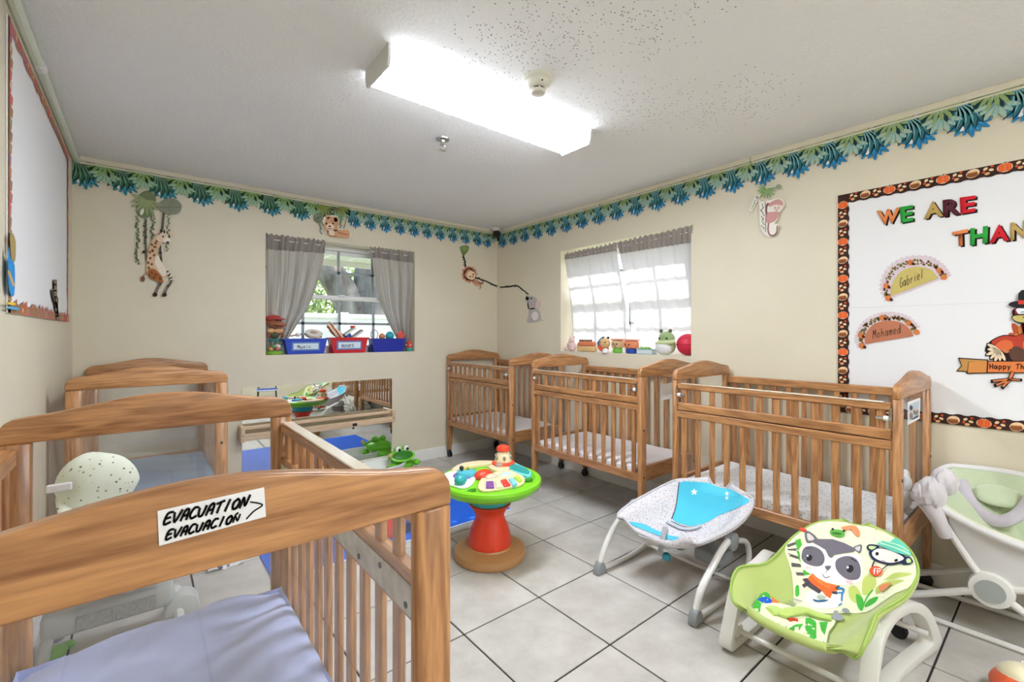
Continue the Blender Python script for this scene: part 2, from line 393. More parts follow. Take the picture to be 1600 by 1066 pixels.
g = G(); g.box(.3, .34, YF-.1, YF+.015, 0, 2.05); g.box(1.16, 1.2, YF-.1, YF+.015, 0, 2.05); g.box(.3, 1.2, YF-.1, YF+.015, 2.03, 2.07); g.build('door_frame', M_trim, d1)
g = G(); g.tube([(1.1, YF-.02, 1), (1.1, YF+.04, 1), (1.02, YF+.045, 1)], .01); g.build('door_handle', M_metal, d1)
# baseboards
def baseb(name, x0, x1, y0, y1): box(name, (x0, x1, y0, y1, 0, .112), M_base, bevel=.004, kind='structure')
baseb('baseboard_back', XL+.014, XR-.014, YB-.014, YB); baseb('baseboard_right', XR-.014, XR, YF, YB); baseb('baseboard_left', XL, XL+.014, YF, YB)
# ceiling mouldings
g = G(); g.box(XL+.03, XR, YB-.022, YB, H-.034, H); g.box(XL+.03, XR, YB-.012, YB, H-.05, H-.034); g.build('trim_1', M_trim, bevel=.005, kind='structure')
tr2 = thing('trim_2', kind='structure')
for a, b in ((YF, .02), (.024, 1.325), (1.33, 2.6), (2.604, YB-.022)):
    g = G(); g.box(XR-.022, XR, a, b, H-.034, H); g.box(XR-.012, XR, a, b, H-.05, H-.034); g.build('moulding_strip', M_trim, tr2, bevel=.005)
tr3 = thing('trim_3', kind='structure')
M_pale = mat('pale_green_trim', '#d5dccb', .4, var=.05, vscale=3)
G().tube([(XL+.018, YF, H-.03), (XL+.02, 1, H-.028), (XL+.016, 2.2, H-.032), (XL+.018, YB, H-.03)], .019, 10).build('moulding_strip', M_pale, tr3)
for y in (2.05, 2.75, 1.4): G().tube([(XL+.018, y-.03, H-.03), (XL+.018, y+.03, H-.03)], .023, 10, k=1).build('joint_cover', M_white, tr3)

# ------------------------------------------------------------------ windows
def window(name, ax, a0, a1, z0, z1, p, sgn, cols, hz, meet):
    """frame, two sashes, muntin bars and one pane per sash; ax 'x': wall along x at y=p, 'y': wall along y at x=p; sgn: outward"""
    r = thing(name, kind='structure')
    def b(g, u0, u1, w0, w1, v0, v1):
        w0, w1 = sorted((p+sgn*w0, p+sgn*w1))
        if ax == 'x': g.box(u0, u1, w0, w1, v0, v1)
        else: g.box(w0, w1, u0, u1, v0, v1)
    g = G(); fw = .03
    b(g, a0, a0+fw, 0, .06, z0, z1); b(g, a1-fw, a1, 0, .06, z0, z1); b(g, a0+fw, a1-fw, 0, .06, z0, z0+fw); b(g, a0+fw, a1-fw, 0, .06, z1-.04, z1); g.build('window_frame', M_white, r, bevel=.003)
    m0, m1 = meet
    for nm, v0, v1, w in (('upper_sash', m0+.02, z1-.04, .035), ('lower_sash', z0+fw, m1, .01)):
        g = G(); s = .028
        b(g, a0+fw, a0+fw+s, w, w+.022, v0, v1); b(g, a1-fw-s, a1-fw, w, w+.022, v0, v1)
        b(g, a0+fw+s, a1-fw-s, w, w+.022, v0, v0+.036); b(g, a0+fw+s, a1-fw-s, w, w+.022, v1-.036, v1)
        so = g.build(nm, M_white, r, bevel=.003)
        g = G(); b(g, a0+fw+s, a1-fw-s, w+.008, w+.013, v0+.036, v1-.036); g.build('pane', M_glass, so)
    MT = mat('muntin_grey', '#9aa0a5', .5)
    for c in cols:
        g = G(); b(g, c-.011, c+.011, .006, .02, z0+fw, m0); b(g, c-.011, c+.011, .032, .046, m1, z1-.04); g.build('muntin', MT, r)
    for v, w in ((hz[0], .006), (hz[1], .032)):
        g = G(); b(g, a0+fw, a1-fw, w, w+.012, v-.011, v+.011); g.build('muntin', MT, r)
    g = G(); mid = (a0+a1)/2; b(g, mid-.03, mid+.03, -.008, .01, m1-.01, m1+.008); g.build('sash_lock', M_white, r, bevel=.002)
    return r
window('window_1', 'x', *W1, YB+.165, 1, (1.092, 1.41, 1.735), (1.367, 1.84), (1.565, 1.625))
window('window_2', 'y', *W2, XR+.165, 1, (2.075, 2.42, 2.76), (1.367, 1.84), (1.565, 1.625))

# ------------------------------------------------------------------ outdoors seen through the back window
box('ground', (-8, 16, YB+TH+.02, 22, -.5, -.42), mat('lawn', '#7d8a55', .95, var=.3, vscale=12), kind='structure')
box('ground_side', (XR+TH+.02, 16, -8, YB+TH+.02, -.5, -.42), mat('lawn', '#7d8a55'), kind='structure')
M_fence = mat('white_fence_vinyl', '#e4e8ec', .45)
fn = thing('privacy_fence', 'tall white vinyl privacy fence outside the window with the bins on its sill', 'fence', (0, 6.2, -.42))
for i in range(9):
    x = -1.5+i*1.2
    g = G(); g.box(x+.07, x+1.13, 0, .04, .08, 1.92); g.build('fence_panel', M_fence, fn, bevel=.004)
    g = G(); g.box(x-.06, x+.06, -.04, .08, 0, 1.98); g.build('fence_post', M_fence, fn, bevel=.008)
g = G(); g.box(-1.5, 9.4, -.015, .055, 1.9, 1.96); g.build('fence_rail', M_fence, fn, bevel=.004)
sf = thing('eave', 'white soffit boards of the roof overhang above the back window', 'eave', (0, YB+TH+.012, 2.11))
for i in range(14):
    x = -.4+i*.28; box('soffit_board', (x, x+.268, .0, .95, 0, .03), M_white, sf, .004)
box('fascia', (-.4, 3.5, .95, .98, -.06, .16), M_white, sf)
M_bark = mat('tree_bark', '#7d756a', .95, var=.6, vscale=6, bump=.9, bscale=14, stretch=(1, 1, .35))
M_leaf = mat('tree_leaf', '#7f9a52', .8, var=.3, vscale=3)
def leaf_cloud(parent, c, r, n, s, kind='stuff'):
    g = G()
    for _ in range(n):
        d = Vector((random.gauss(0, 1), random.gauss(0, 1), random.gauss(0, 1))).normalized()*random.random()**.4
        p = Vector(c)+Vector((d.x*r[0], d.y*r[1], d.z*r[2])); a = Vector((random.uniform(-1, 1), random.uniform(-1, 1), random.uniform(-1, 1))).normalized(); b = a.orthogonal().normalized(); w = random.uniform(.6, 1.3)*s
        g.add([p-a*w, p+b*w*.45, p+a*w, p-b*w*.45], [(0, 1, 2, 3)])
    return g.build('foliage', M_leaf, parent, smooth=False, kind=kind)
tr = thing('oak_tree', 'thick forked tree trunk with rough grey bark outside the back window', 'tree', (3.35, 8.3, -.42))
g = G(); g.tube([(-.05, 0, 0), (0, 0, 1.2), (.06, .05, 2.2), (.15, .1, 3.6), (.3, .2, 5)], [.55, .46, .42, .36, .3], 14); g.tube([(-.1, 0, 1.5), (-.5, .05, 2.4), (-1.15, .1, 3.4), (-1.9, .2, 4.6)], [.3, .27, .22, .16], 12); g.build('trunk', M_bark, tr)
leaf_cloud(tr, (.2, .2, 5.2), (2.6, 1.2, 1.1), 2600, .11)
for (x, y, z, r) in ((.3, 9.6, 1.9, 1.3), (3.4, 11.2, 2.2, 1.3), (6.9, 10.6, 2.0, 1.5)):
    sh = thing('garden_bush', 'pale green bushy shrub behind the white fence, '+{.3: 'left', 3.4: 'behind the trunk', 6.9: 'right'}[x]+' of the view', 'shrub', (x, y, -.42), group='shrubs beyond the fence')
    G().tube([(0, 0, 0), (.05, 0, 1.2), (0, .05, z)], [.07, .05, .03], 8).build('stem', M_bark, sh)
    leaf_cloud(sh, (0, 0, z+.2), (r, r*.7, r), 1400, .1)

# ------------------------------------------------------------------ ceiling fixtures
M_tube = mat('lamp_diffuser', '#eff6ff', .4, emit=FIX_POWER)
M_tube2 = mat('lamp_diffuser_side', '#eff6ff', .4, emit=FIX_POWER*.17)
M_fix = mat('fixture_enamel', '#cfcfcb', .4)
def fixture(loc, label, side=None):
    r = thing('fluorescent_light', label, 'ceiling light', loc)
    # housing along x, 1.2 m; diffuser a rounded tray below it
    box('housing', (-.6, .6, -.085, .085, -.03, 0), M_fix, r, .004)
    prof = [(-.118, -.024), (-.118, -.045), (-.108, -.072), (-.09, -.08), (.09, -.08), (.108, -.072), (.118, -.045), (.118, -.024)]
    d = G(); d.prism(prof, lambda u, v, w: (-.6+w, u, v), 1.2)
    d.mi = [0, 0]+[1, 1, 0, 0, 0, 1, 1, 1]; d.build('diffuser', [M_tube, side or M_tube2], r, angle=50)
    for x in (-.612, .6):
        G().prism([(-.122, -.0), (-.122, -.05), (-.108, -.085), (.108, -.085), (.122, -.05), (.122, 0)], lambda u, v, w: (x+w, u, v), .012).build('end_cap', M_fix, r)
    return r
fixture((1.372, 1.842, H), 'long white glowing fluorescent lamp on the popcorn ceiling')
fixture((1.372, -.95, H), 'added second fluorescent lamp on the ceiling, unseen behind the viewpoint', M_tube)  # added lamp out of view, brightens the ceiling and front of the room
sm = thing('smoke_detector', 'round cream smoke detector on the ceiling beside the lamp', 'smoke detector', (1.40, 1.535, H))
M_det = mat('cream_plastic', '#d6d3c4', .45)
G().lathe([(.072, 0), (.072, -.012), (.064, -.018), (.06, -.02)], 32).build('mounting_base', M_det, sm)
G().lathe([(.06, -.018), (.057, -.03), (.045, -.042), (.036, -.046)], 32).build('body', M_det, sm)
G().lathe([(.03, -.044), (.03, -.056)], 24).build('sensor_slots', M_plb, sm)
G().lathe([(.035, -.054), (.035, -.062), (.03, -.068), (.01, -.07)], 28).build('cap', M_det, sm)
for k in range(6):
    A = k*pi/3; G().box(.028*cos(A)-.004, .028*cos(A)+.004, .028*sin(A)-.004, .028*sin(A)+.004, -.057, -.043).build('rib', M_det, sm)
G().ell((-.02, -.05, -.033), .004, 8, 6).build('indicator_light', M_plb, sm)
sp = thing('fire_sprinkler', 'small chrome fire sprinkler head hanging from the ceiling', 'sprinkler', (1.39, 2.37, H))
G().lathe([(.042, 0), (.04, -.006), (.018, -.012), (.016, -.02)], 24).build('escutcheon', M_metal, sp)
g = G(); g.lathe([(.012, -.015), (.012, -.035), (.007, -.04)], 12); g.build('body', M_metal, sp)
g = G(); g.tube([(.014, 0, -.035), (.018, 0, -.05), (.004, 0, -.066)], .003, 6); g.tube([(-.014, 0, -.035), (-.018, 0, -.05), (-.004, 0, -.066)], .003, 6); g.build('frame_arms', M_metal, sp)
G().lathe([(.02, -.066), (.02, -.069)], 14).build('deflector', M_metal, sp)
sc = thing('security_camera', 'small black ball camera on a white base in the far ceiling corner', 'camera', (XR-.09, YB-.1, H))
G().lathe([(.05, 0), (.05, -.02), (.04, -.035)], 20).build('base', M_plw, sc)
G().ell((0, -.01, -.065), .045).build('ball', M_plb, sc)
g = G(); g.T = Matrix.Translation((-.028, -.043, -.075)) @ Matrix.Rotation(radians(70), 4, Vector((1, -.6, 0))); g.lathe([(.02, -.006), (.02, .006), (.014, .009)], 14); g.build('lens', mat('dark_lens', '#0a0d14', .1), sc)

# ------------------------------------------------------------------ paper jungle-leaf borders along the ceiling
PAL = {'blue': dict(a='#35727c', b='#93ab72', c='#a9c0ac', d='#2a80b2', v='#7fb3b6', w='#e3e9f0', k='#1f4048'),
       'green': dict(a='#3a6b55', b='#86a866', c='#9fc2a2', d='#2f7f93', v='#7fa588', w='#e7e9ee', k='#22382f')}
def fan_polys(n, a0, a1, L, wf=.16, base=(0, 0), jag=.12):
    out = []
    for i in range(n):
        A = radians(a0+(a1-a0)*i/(n-1)); l = L*(1-jag*(i % 2))*(1-.12*abs(2*i/(n-1)-1)); d = (cos(A), sin(A)); q = (-d[1], d[0]); w = L*wf
        out.append([(base[0]+d[0]*l*t+q[0]*w*s, base[1]+d[1]*l*t+q[1]*w*s) for t, s in ((0, 0), (.35, .45), (.7, .5), (.92, .3), (1, 0), (.9, -.28), (.7, -.5), (.35, -.45))])
    return out
def monstera_polys(L, W, slits=5, ang=0):
    pts = []; n = slits*4
    for sd in (1, -1):
        rng = range(n+1) if sd == 1 else range(n, -1, -1)
        for i in rng:
            t = i/n; w = W*sin(pi*min(1, t*.93+.07))**.7; k = .38 if i % 4 == 3 and .1 < t < .95 else 1
            pts.append((L*(t+(.06 if k == 1 else 0)*(1-t)), sd*w*k))
    a = radians(ang); return [[(x*cos(a)-y*sin(a), x*sin(a)+y*cos(a)) for x, y in pts]]
def veins(L, W, n, ang, w=.003):
    out = ST([(0, 0), (L, 0)], w*1.3, 1)
    for i in range(1, n):
        x = L*i/n*.85
        for s in (1, -1): out += ST([(x, 0), (x+W*.5, s*W*.75)], w, 1)
    a = radians(ang); return [[(x*cos(a)-y*sin(a), x*sin(a)+y*cos(a)) for x, y in p] for p in out]
def swoop(n, L, wf):                                  # curved fingers sweeping from upper left to lower right
    out = []
    for i in range(n):
        A = radians(-100+92*i/(n-1)); l = L*(1-.35*abs(i/(n-1)-.35)); b = (-.03, .0); w = l*wf*.5
        P = [(b[0]+l*t*cos(A+.55*(1-t)), b[1]+l*t*sin(A+.55*(1-t))) for t in (0, .25, .5, .75, 1)]
        W = (.3, .9, 1, .8, 0)
        q = []
        for k in range(5):
            d = Vector(P[min(4, k+1)])-Vector(P[max(0, k-1)]); d.normalize(); q.append((-d.y*w*W[k], d.x*w*W[k]))
        out.append([(p[0]+o[0], p[1]+o[1]) for p, o in zip(P, q)]+[(p[0]-o[0], p[1]-o[1]) for p, o in zip(reversed(P[:4]), reversed(q[:4]))])
    return out
LEAFM = {}
def leafmesh(kind, pal):
    P = PAL[pal]
    if kind == 'monstera': Ls = [(P['k'], swoop(9, .172, .26)), (P['a'], swoop(9, .166, .15)), (P['v'], swoop(9, .15, .045))]
    elif kind == 'palm': Ls = [(P['k'], fan_polys(7, -200, -10, .1, .2)), (P['b'], fan_polys(9, -195, -15, .096, .17)), (P['c'], fan_polys(5, -150, -50, .05, .1))]
    elif kind == 'mint': Ls = [(P['c'], fan_polys(7, -165, -30, .09, .22)), (P['v'], fan_polys(6, -150, -45, .075, .07))]
    else: Ls = [(P['k'], fan_polys(5, -165, -10, .088, .22)), (P['d'], fan_polys(9, -168, -5, .094, .2)), ('#3f93c0' if pal == 'blue' else '#5b9fb0', fan_polys(7, -155, -25, .075, .1)), (P['w'], [[(0, .005), (-.022, -.012), (-.036, -.05), (-.024, -.052), (-.004, -.02)]])]
    return Ls
def leaf_border(label, org, right, nrm, marks, width, pal):
    """org: top line start; right: unit vector along the wall; marks: distances of each repeat's tip"""
    r = thing('leaf_border', label, 'wall border', org, group=None)
    right = Vector(right); up = Vector((0, 0, 1)); nrm = Vector(nrm); x0 = marks[0]-width*.6; x1 = marks[-1]+width*.75
    poly = [(x0, 0), (x1, 0)]
    n = int((x1-x0)/.03)
    for i in range(n+1): poly.append((x1-(x1-x0)*i/n, -.1-.012*(i % 2)))
    mk = lambda o0: (lambda u, v, o: right*u+up*v+nrm*(o+o0))
    art('backing_strip', [(PAL[pal]['k'], [poly])], mk(.002), r, world=False)
    scale = width/.195
    for i, m in enumerate(marks):
        for kind, dx, dy, dep in (('monstera', -.03, -.008, .006), ('palm', .075, -.004, .0085), ('mint', .085, -.062, .0072), ('fern', -.005, -.108, .0045)):
            key = (kind, pal, tuple(right))
            if key not in LEAFM:
                o = art(kind+'_leaf', leafmesh(kind, pal), mk(0), r, world=False); LEAFM[key] = o.data
            else: o = bpy.data.objects.new(kind+'_leaf', LEAFM[key]); COL.objects.link(o); o.parent = r
            sx = max(.84, min(1.12, scale*1.05)); p = right*(m+dx*scale)+up*dy+nrm*(dep+.0004*(i % 3))
            o.location = p; o.scale = (sx if right.x else 1, sx if right.y else 1, 1)
    return r
ZB = 2.424
leaf_border('green paper jungle-leaf border above the giraffe sticker', (XL+.005, YB, ZB), (1, 0, 0), (0, -1, 0), [x-XL for x in (-.3, -.1, .12, .345, .575, .81, 1.035, 1.26)], .225, 'green')
leaf_border('blue paper jungle-leaf border above the right curtain of the back window', (XL+.005, YB, ZB), (1, 0, 0), (0, -1, 0), [x-XL for x in (1.49, 1.635, 1.785, 1.93, 2.08, 2.225, 2.375, 2.53, 2.685, 2.845, 2.97)], .15, 'blue')
leaf_border('blue-green paper jungle-leaf border above the sheer-curtained window and the pumpkin-bordered board', (XR, YB-.02, ZB), (0, -1, 0), (-1, 0, 0), [YB-.02-y for y in (3.98, 3.79, 3.6, 3.4, 3.2, 3.0, 2.8, 2.605, 2.41, 2.215, 2.02, 1.822, 1.628, 1.435, 1.24, 1.05, .862, .675, .49, .3, .11, -.08)], .195, 'blue')

# ------------------------------------------------------------------ animal wall stickers
Z2 = lambda p: zm(100, 230, 4.263, p); z2p = lambda L: [Z2(p) for p in L]
def dots(pts, r): return [E(x, y, r*random.uniform(.7, 1.2), r*random.uniform(.6, 1), random.uniform(0, 90), 9) for x, y in pts]
def along(a, b, n, j): return [(a[0]+(b[0]-a[0])*i/n+random.uniform(-j, j), a[1]+(b[1]-a[1])*i/n) for i in range(n+1)]
lay = [('#6e7f62', dots(along((490, 420), (490, 775), 34, 13), 9)+dots(along((540, 480), (545, 640), 18, 11), 9)+dots(along((595, 440), (590, 620), 20, 13), 9)+dots(along((692, 440), (690, 690), 22, 12), 7)),
       ('#6c6558', ST([(545, 480), (542, 600), (552, 760)], 14)+ST([(665, 430), (655, 540), (640, 640), (648, 760)], 15)),
       ('#8a8f7c', [SM([(620, 400), (660, 350), (740, 345), (785, 390), (760, 440), (690, 445)])]), ('#6f7763', ST([(640, 400), (770, 400)], 5)+ST([(690, 400), (720, 440)], 4)+ST([(690, 400), (730, 360)], 4)),
       ('#76845f', [SM([(490, 330), (550, 290), (610, 330), (600, 410), (560, 470), (505, 460), (482, 400)])]), ('#98a478', fan_polys(9, 20, 200, 125, .14, (550, 350))), ('#e8e4da', [E(520, 430, 12, 22, 20)]),
       ('#d9b897', [SM([(600, 600), (640, 590), (652, 640), (622, 700), (650, 765), (692, 825), (668, 872), (610, 862), (562, 862), (548, 800), (556, 720), (575, 650)], 3)]),
       ('#ece2d3', [SM([(622, 720), (650, 768), (688, 825), (664, 862), (622, 812), (606, 762)], 3)]), ('#e8ddcd', ST([(650, 890), (630, 930), (606, 980)], 20)+ST([(682, 815), (716, 890), (690, 930), (668, 975)], 19)),
       ('#a5683f', [SM([(560, 820), (602, 812), (650, 862), (660, 905), (620, 892), (566, 866)], 3)]), ('#d9b897', ST([(552, 832), (535, 850), (525, 870)], 8)), ('#7b5238', [E(525, 878, 14, 20)]+dots([(585, 650), (610, 640), (590, 690), (572, 700), (605, 665), (575, 740), (560, 770), (585, 780), (565, 805), (620, 625), (600, 720), (628, 610)], 10)),
       ('#7b4a2e', dots([(585, 835), (610, 850), (640, 875), (600, 870), (570, 850)], 11)+dots([(640, 910), (625, 940), (700, 860), (712, 890), (690, 925)], 5)), ('#e5cfb8', [E(654, 600, 42, 33, -10), E(612, 568, 30, 13, 20), E(722, 578, 26, 9, 5)]), ('#f0e6da', [E(686, 622, 25, 19)]),
       ('#3b2f2a', [E(606, 984, 16, 13), E(669, 984, 16, 13), E(532, 698, 12, 10), E(642, 704, 10, 10), E(660, 596, 6), E(700, 596, 6), E(690, 634, 12, 6), E(645, 560, 5, 14), E(668, 562, 5, 14)])]
art('giraffe_sticker', [(c, z2p(p)) for c, p in lay], MB_, None, 'giraffe wall sticker swinging on vines below the green border', 'sticker', base=.013)
Z4 = lambda L: [zm(480, 260, 8.881, p) for p in L]
lay = [('#e9e3d6', [SM([(205, 760), (260, 690), (420, 690), (450, 850), (590, 890), (595, 990), (420, 985), (260, 930)], 3)]), ('#6f7f63', dots(along((180, 720), (190, 930), 14, 14), 10)+dots(along((480, 680), (470, 850), 12, 20), 12)+ST([(200, 760), (255, 880)], 14)+ST([(545, 720), (510, 860)], 12)),
       ('#7d8a72', [E(160, 715, 65, 70)]), ('#4e5a4c', ST([(110, 740), (210, 680)], 9)+ST([(140, 700), (150, 780)], 7)), ('#8b9a55', fan_polys(8, 20, 165, 170, .14, (240, 540))+fan_polys(8, 20, 165, 160, .14, (480, 560))), ('#6a5f52', fan_polys(5, 30, 150, 130, .12, (370, 560))),
       ('#d3a27e', [SM([(235, 800), (270, 720), (340, 700), (420, 730), (430, 830), (400, 900), (310, 930), (250, 890)], 3), SM([(380, 880), (480, 880), (580, 890), (590, 980), (520, 995), (400, 980), (290, 950), (280, 900)], 3), E(285, 700, 34, 30), E(400, 735, 30, 36)]),
       ('#ecd3b8', [E(320, 840, 55, 50), SM([(300, 890), (380, 895), (370, 960), (310, 945)], 3)]), ('#b97a58', ST([(430, 920), (560, 950)], 22)+ST([(310, 965), (410, 975)], 14)), ('#3a2c28', [E(268, 795, 13), E(358, 795, 13), E(312, 832, 16, 12)]+ST([(285, 860), (315, 870), (345, 860)], 6))]
art('bear_sticker', [(c, Z4(p)) for c, p in lay], MB_, None, 'small bear wall sticker in leaves above the back window', 'sticker', base=.014)
Z5 = lambda L: [zm(680, 340, 4.8455, p) for p in L]
lay = [('#6f8a4f', [SM([(190, 220), (250, 215), (250, 250), (215, 290), (195, 260)], 3)]), ('#94a96c', fan_polys(5, 30, 150, 50, .16, (220, 220))), ('#3f4a3c', ST([(212, 285), (225, 330), (232, 385)], 9)+dots(along((215, 290), (230, 380), 9, 8), 6)),
       ('#c98f73', dots([(258+46*cos(a*.52), 430+50*sin(a*.52)) for a in range(12)], 17)+[E(258, 430, 44, 48), SM([(285, 470), (330, 480), (350, 500), (330, 520), (290, 505)], 3)]+ST([(335, 500), (362, 500), (355, 482)], 7)), ('#eed2ae', [E(272, 438, 32, 34)]), ('#e2b791', ST([(290, 500), (345, 520), (335, 545)], 8)),
       ('#3a2c28', [E(264, 448, 6), E(290, 430, 6), E(284, 448, 6, 4)]), ('#3f4a3c', ST([(305, 455), (380, 480), (440, 508), (490, 527)], 9)+dots([(305+i*15, 452+i*6.2+random.uniform(-8, 8)) for i in range(13)], 6))]
art('lion_sticker', [(c, Z5(p)) for c, p in lay], MB_, None, 'little lion wall sticker holding a vine near the room corner', 'sticker')
lay = [('#3f4a3c', ST([(492, 527), (560, 525), (615, 515), (660, 545), (705, 580)], 9)+dots([(495+i*14, 527-(i*1.2 if i < 9 else 10-(i-9)*11)+random.uniform(-7, 7)) for i in range(15)], 6)),
       ('#b9b3ae', [SM([(690, 610), (715, 590), (760, 605), (780, 640), (770, 680), (740, 695), (705, 690), (695, 640)], 3), SM([(715, 690), (775, 690), (800, 740), (795, 785), (750, 795), (695, 795), (705, 745)], 3)]+ST([(700, 615), (692, 600), (690, 622), (708, 612)], 12)+ST([(705, 690), (700, 650)], 12)+ST([(795, 775), (818, 780)], 6)),
       ('#d7c3bd', [E(775, 660, 24, 36, 12)]), ('#8f8985', ST([(760, 630), (752, 690)], 3)+ST([(735, 720), (725, 790)], 4)+ST([(770, 730), (780, 760), (755, 765)], 4)), ('#e1dcd8', [E(755, 745, 26, 34)]), ('#2e2a2a', [E(728, 612, 7)])]
art('elephant_sticker', [(c, Z5(p)) for c, p in lay], MR_, None, 'little grey elephant wall sticker pulling a vine beside the corner', 'sticker')
Z6 = lambda L: [zm(1160, 280, 10.66, p) for p in L]
lay = [('#efeae2', [SM([(240, 260), (300, 360), (370, 370), (620, 320), (700, 400), (690, 470), (610, 560), (600, 650), (540, 740), (600, 760), (580, 900), (500, 960), (400, 940), (330, 860), (285, 700), (285, 450)], 3)]+ST([(260, 270), (140, 510)], 60)),
       ('#6d7a66', dots(along((330, 420), (335, 830), 16, 26), 14)+dots(along((250, 290), (160, 490), 9, 18), 12)), ('#8a8078', ST([(380, 380), (390, 560), (385, 880)], 14)),
       ('#cf9a9a', [SM([(420, 560), (500, 545), (600, 540), (590, 630), (520, 710), (410, 730), (395, 640)], 3), SM([(520, 360), (610, 335), (680, 390), (660, 440), (560, 420), (450, 460), (440, 410)], 3)]+ST([(430, 400), (395, 480), (400, 580)], 34)), ('#c48f92', ST([(440, 720), (425, 830), (450, 920), (510, 940), (570, 890), (580, 780)], 22)),
       ('#e8d3c4', [SM([(520, 450), (560, 420), (630, 440), (620, 500), (560, 525), (510, 500)], 3), E(675, 445, 18)]), ('#4b3a38', [E(545, 478, 9), E(605, 480, 9), E(565, 515, 16, 6)]),
       ('#7aa060', fan_polys(11, -10, 215, 175, .13, (400, 170))), ('#9abf80', fan_polys(8, 5, 170, 120, .1, (400, 180))), ('#8d9a82', [E(600, 130, 38, 46, 30)])]
art('monkey_sticker', [(c, Z6(p)) for c, p in lay], MR_, None, 'pink monkey wall sticker hanging under the border by the bulletin board', 'sticker', base=.014)

# ------------------------------------------------------------------ bulletin board on the right wall
BY0, BY1, BZ0, BZ1 = .845, -.75, .825, 2.07
bb = thing('bulletin_board', 'white paper bulletin board with dark pumpkin border on the right wall', 'bulletin board', (XR, BY0, BZ0))
G().box(XR-.006, XR-.001, BY1, BY0, BZ0, BZ1).build('backing_paper', M_paper, bb, world=True)
G().box(XR-.0075, XR-.006, BY1, BY0, 1.42, 1.4215).build('paper_fold', mat('fold_grey', '#cfcfd2', .8), bb, world=True)
def scallop(p0, p1, inward, n):                        # border strip with a wavy inner edge, in (y, z)
    a, b, q = Vector(p0), Vector(p1), Vector(inward); d = b-a; out = [tuple(a), tuple(b)]
    for i in range(n*4, -1, -1):
        w = .046+.009*abs(sin(pi*i/4+.4)); out.append(tuple(a+d*(i/(n*4))+q*w))
    return out
yz = lambda X: (lambda u, v, o: Vector((X-o, u, v)))
for p0, p1, q in (((BY0, BZ1), (BY1, BZ1), (0, -1)), ((BY0, BZ0), (BY1, BZ0), (0, 1)), ((BY0, BZ0), (BY0, BZ1), (-1, 0)), ((BY1, BZ0), (BY1, BZ1), (1, 0))):
    n = max(6, int((Vector(p1)-Vector(p0)).length/.052))
    art('border_strip', [('#3a2520', [scallop(p0, p1, q, n)])], yz(XR-.007-(.0006 if p0[0] == p1[0] else 0)), bb)
PK = {}
def piece(kind, y, z):
    if kind not in PK:
        if kind == 'pumpkin': L = [('#f0e0c8', [E(0, 0, .0255, .0215)]), ('#e56a35', [E(-.011, 0, .012, .019)]), ('#e56a36', [E(.011, 0, .012, .019)]), ('#ea7440', [E(0, 0, .010, .0195)]), ('#b8481f', ST([(-.006, -.016), (-.007, 0), (-.006, .016)], .0016)+ST([(.006, -.016), (.007, 0), (.006, .016)], .0016)), ('#5f6b3a', [[(-.003, .018), (.003, .018), (.005, .026), (0, .025)]])]
        elif kind == 'acorn': L = [('#e8c9a2', [E(0, 0, .024, .02, 25)]), ('#8a5230', [SM([(-.022, -.008), (-.005, -.018), (.016, -.012), (.014, .004), (-.012, .006)], 3)]), ('#c98a55', ST([(-.018, .004), (.014, .006)], .004))]
        else: L = [('#ecc9a0', [E(-.01, .010, .0085, .006, 40), E(.009, .001, .0085, .006, -20)]), ('#e0a878', [E(-.004, -.014, .009, .0065, 10)]), ('#d2552f', [E(.012, .018, .0055), E(-.016, -.005, .005)])]
        o = art(kind, L, lambda u, v, f: Vector((-f, -u, v)), bb, world=False); PK[kind] = o.data
    else: o = bpy.data.objects.new(kind, PK[kind]); COL.objects.link(o); o.parent = bb
    o.location = Vector((XR-.0085, y, z))-Vector((XR, BY0, BZ0))
seq = ('pumpkin', 'leaf_cluster', 'acorn', 'leaf_cluster')
for i in range(24): piece(seq[i % 4], BY0-.024, BZ1-.06-i*.0525 if BZ1-.06-i*.0525 > BZ0+.03 else BZ0+.05)
for i in range(30):
    piece(seq[(i+1) % 4], BY0-.075-i*.0525, BZ1-.023); piece(seq[(i+2) % 4], BY0-.06-i*.0525, BZ0+.023)
MP = lambda u, v, o: onX(u, v, XR-.0065-o)
# cut-out letters
def letter(ch, col, q, lab):
    """q: photo corners bottom-left, bottom-right, top-right, top-left"""
    cu = bpy.data.curves.new('t', 'FONT'); cu.body = ch; cu.offset = .04; cu.resolution_u = 3
    ob = bpy.data.objects.new('t', cu); COL.objects.link(ob); bpy.context.view_layer.update()
    me = bpy.data.meshes.new_from_object(ob.evaluated_get(bpy.context.evaluated_depsgraph_get())); bpy.data.objects.remove(ob)
    xs = [v.co.x for v in me.vertices]; ys = [v.co.y for v in me.vertices]; x0, x1, y0, y1 = min(xs), max(xs), min(ys), max(ys)
    Q = [onX(u, v, XR-.0065) for u, v in q]
    r = thing('letter', lab, 'letter', Q[0], group='cut-out letters on the bulletin board')
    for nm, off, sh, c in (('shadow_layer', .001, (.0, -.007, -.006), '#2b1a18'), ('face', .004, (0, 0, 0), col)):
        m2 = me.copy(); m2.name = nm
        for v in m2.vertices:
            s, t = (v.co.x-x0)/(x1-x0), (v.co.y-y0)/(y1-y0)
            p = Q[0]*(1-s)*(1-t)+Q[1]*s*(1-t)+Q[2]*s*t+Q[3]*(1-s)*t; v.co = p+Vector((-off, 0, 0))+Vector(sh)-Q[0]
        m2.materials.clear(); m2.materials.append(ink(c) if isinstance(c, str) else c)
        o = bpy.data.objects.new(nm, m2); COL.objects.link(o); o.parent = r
        md = o.modifiers.new('thickness', 'SOLIDIFY'); md.thickness = .002; md.offset = 0
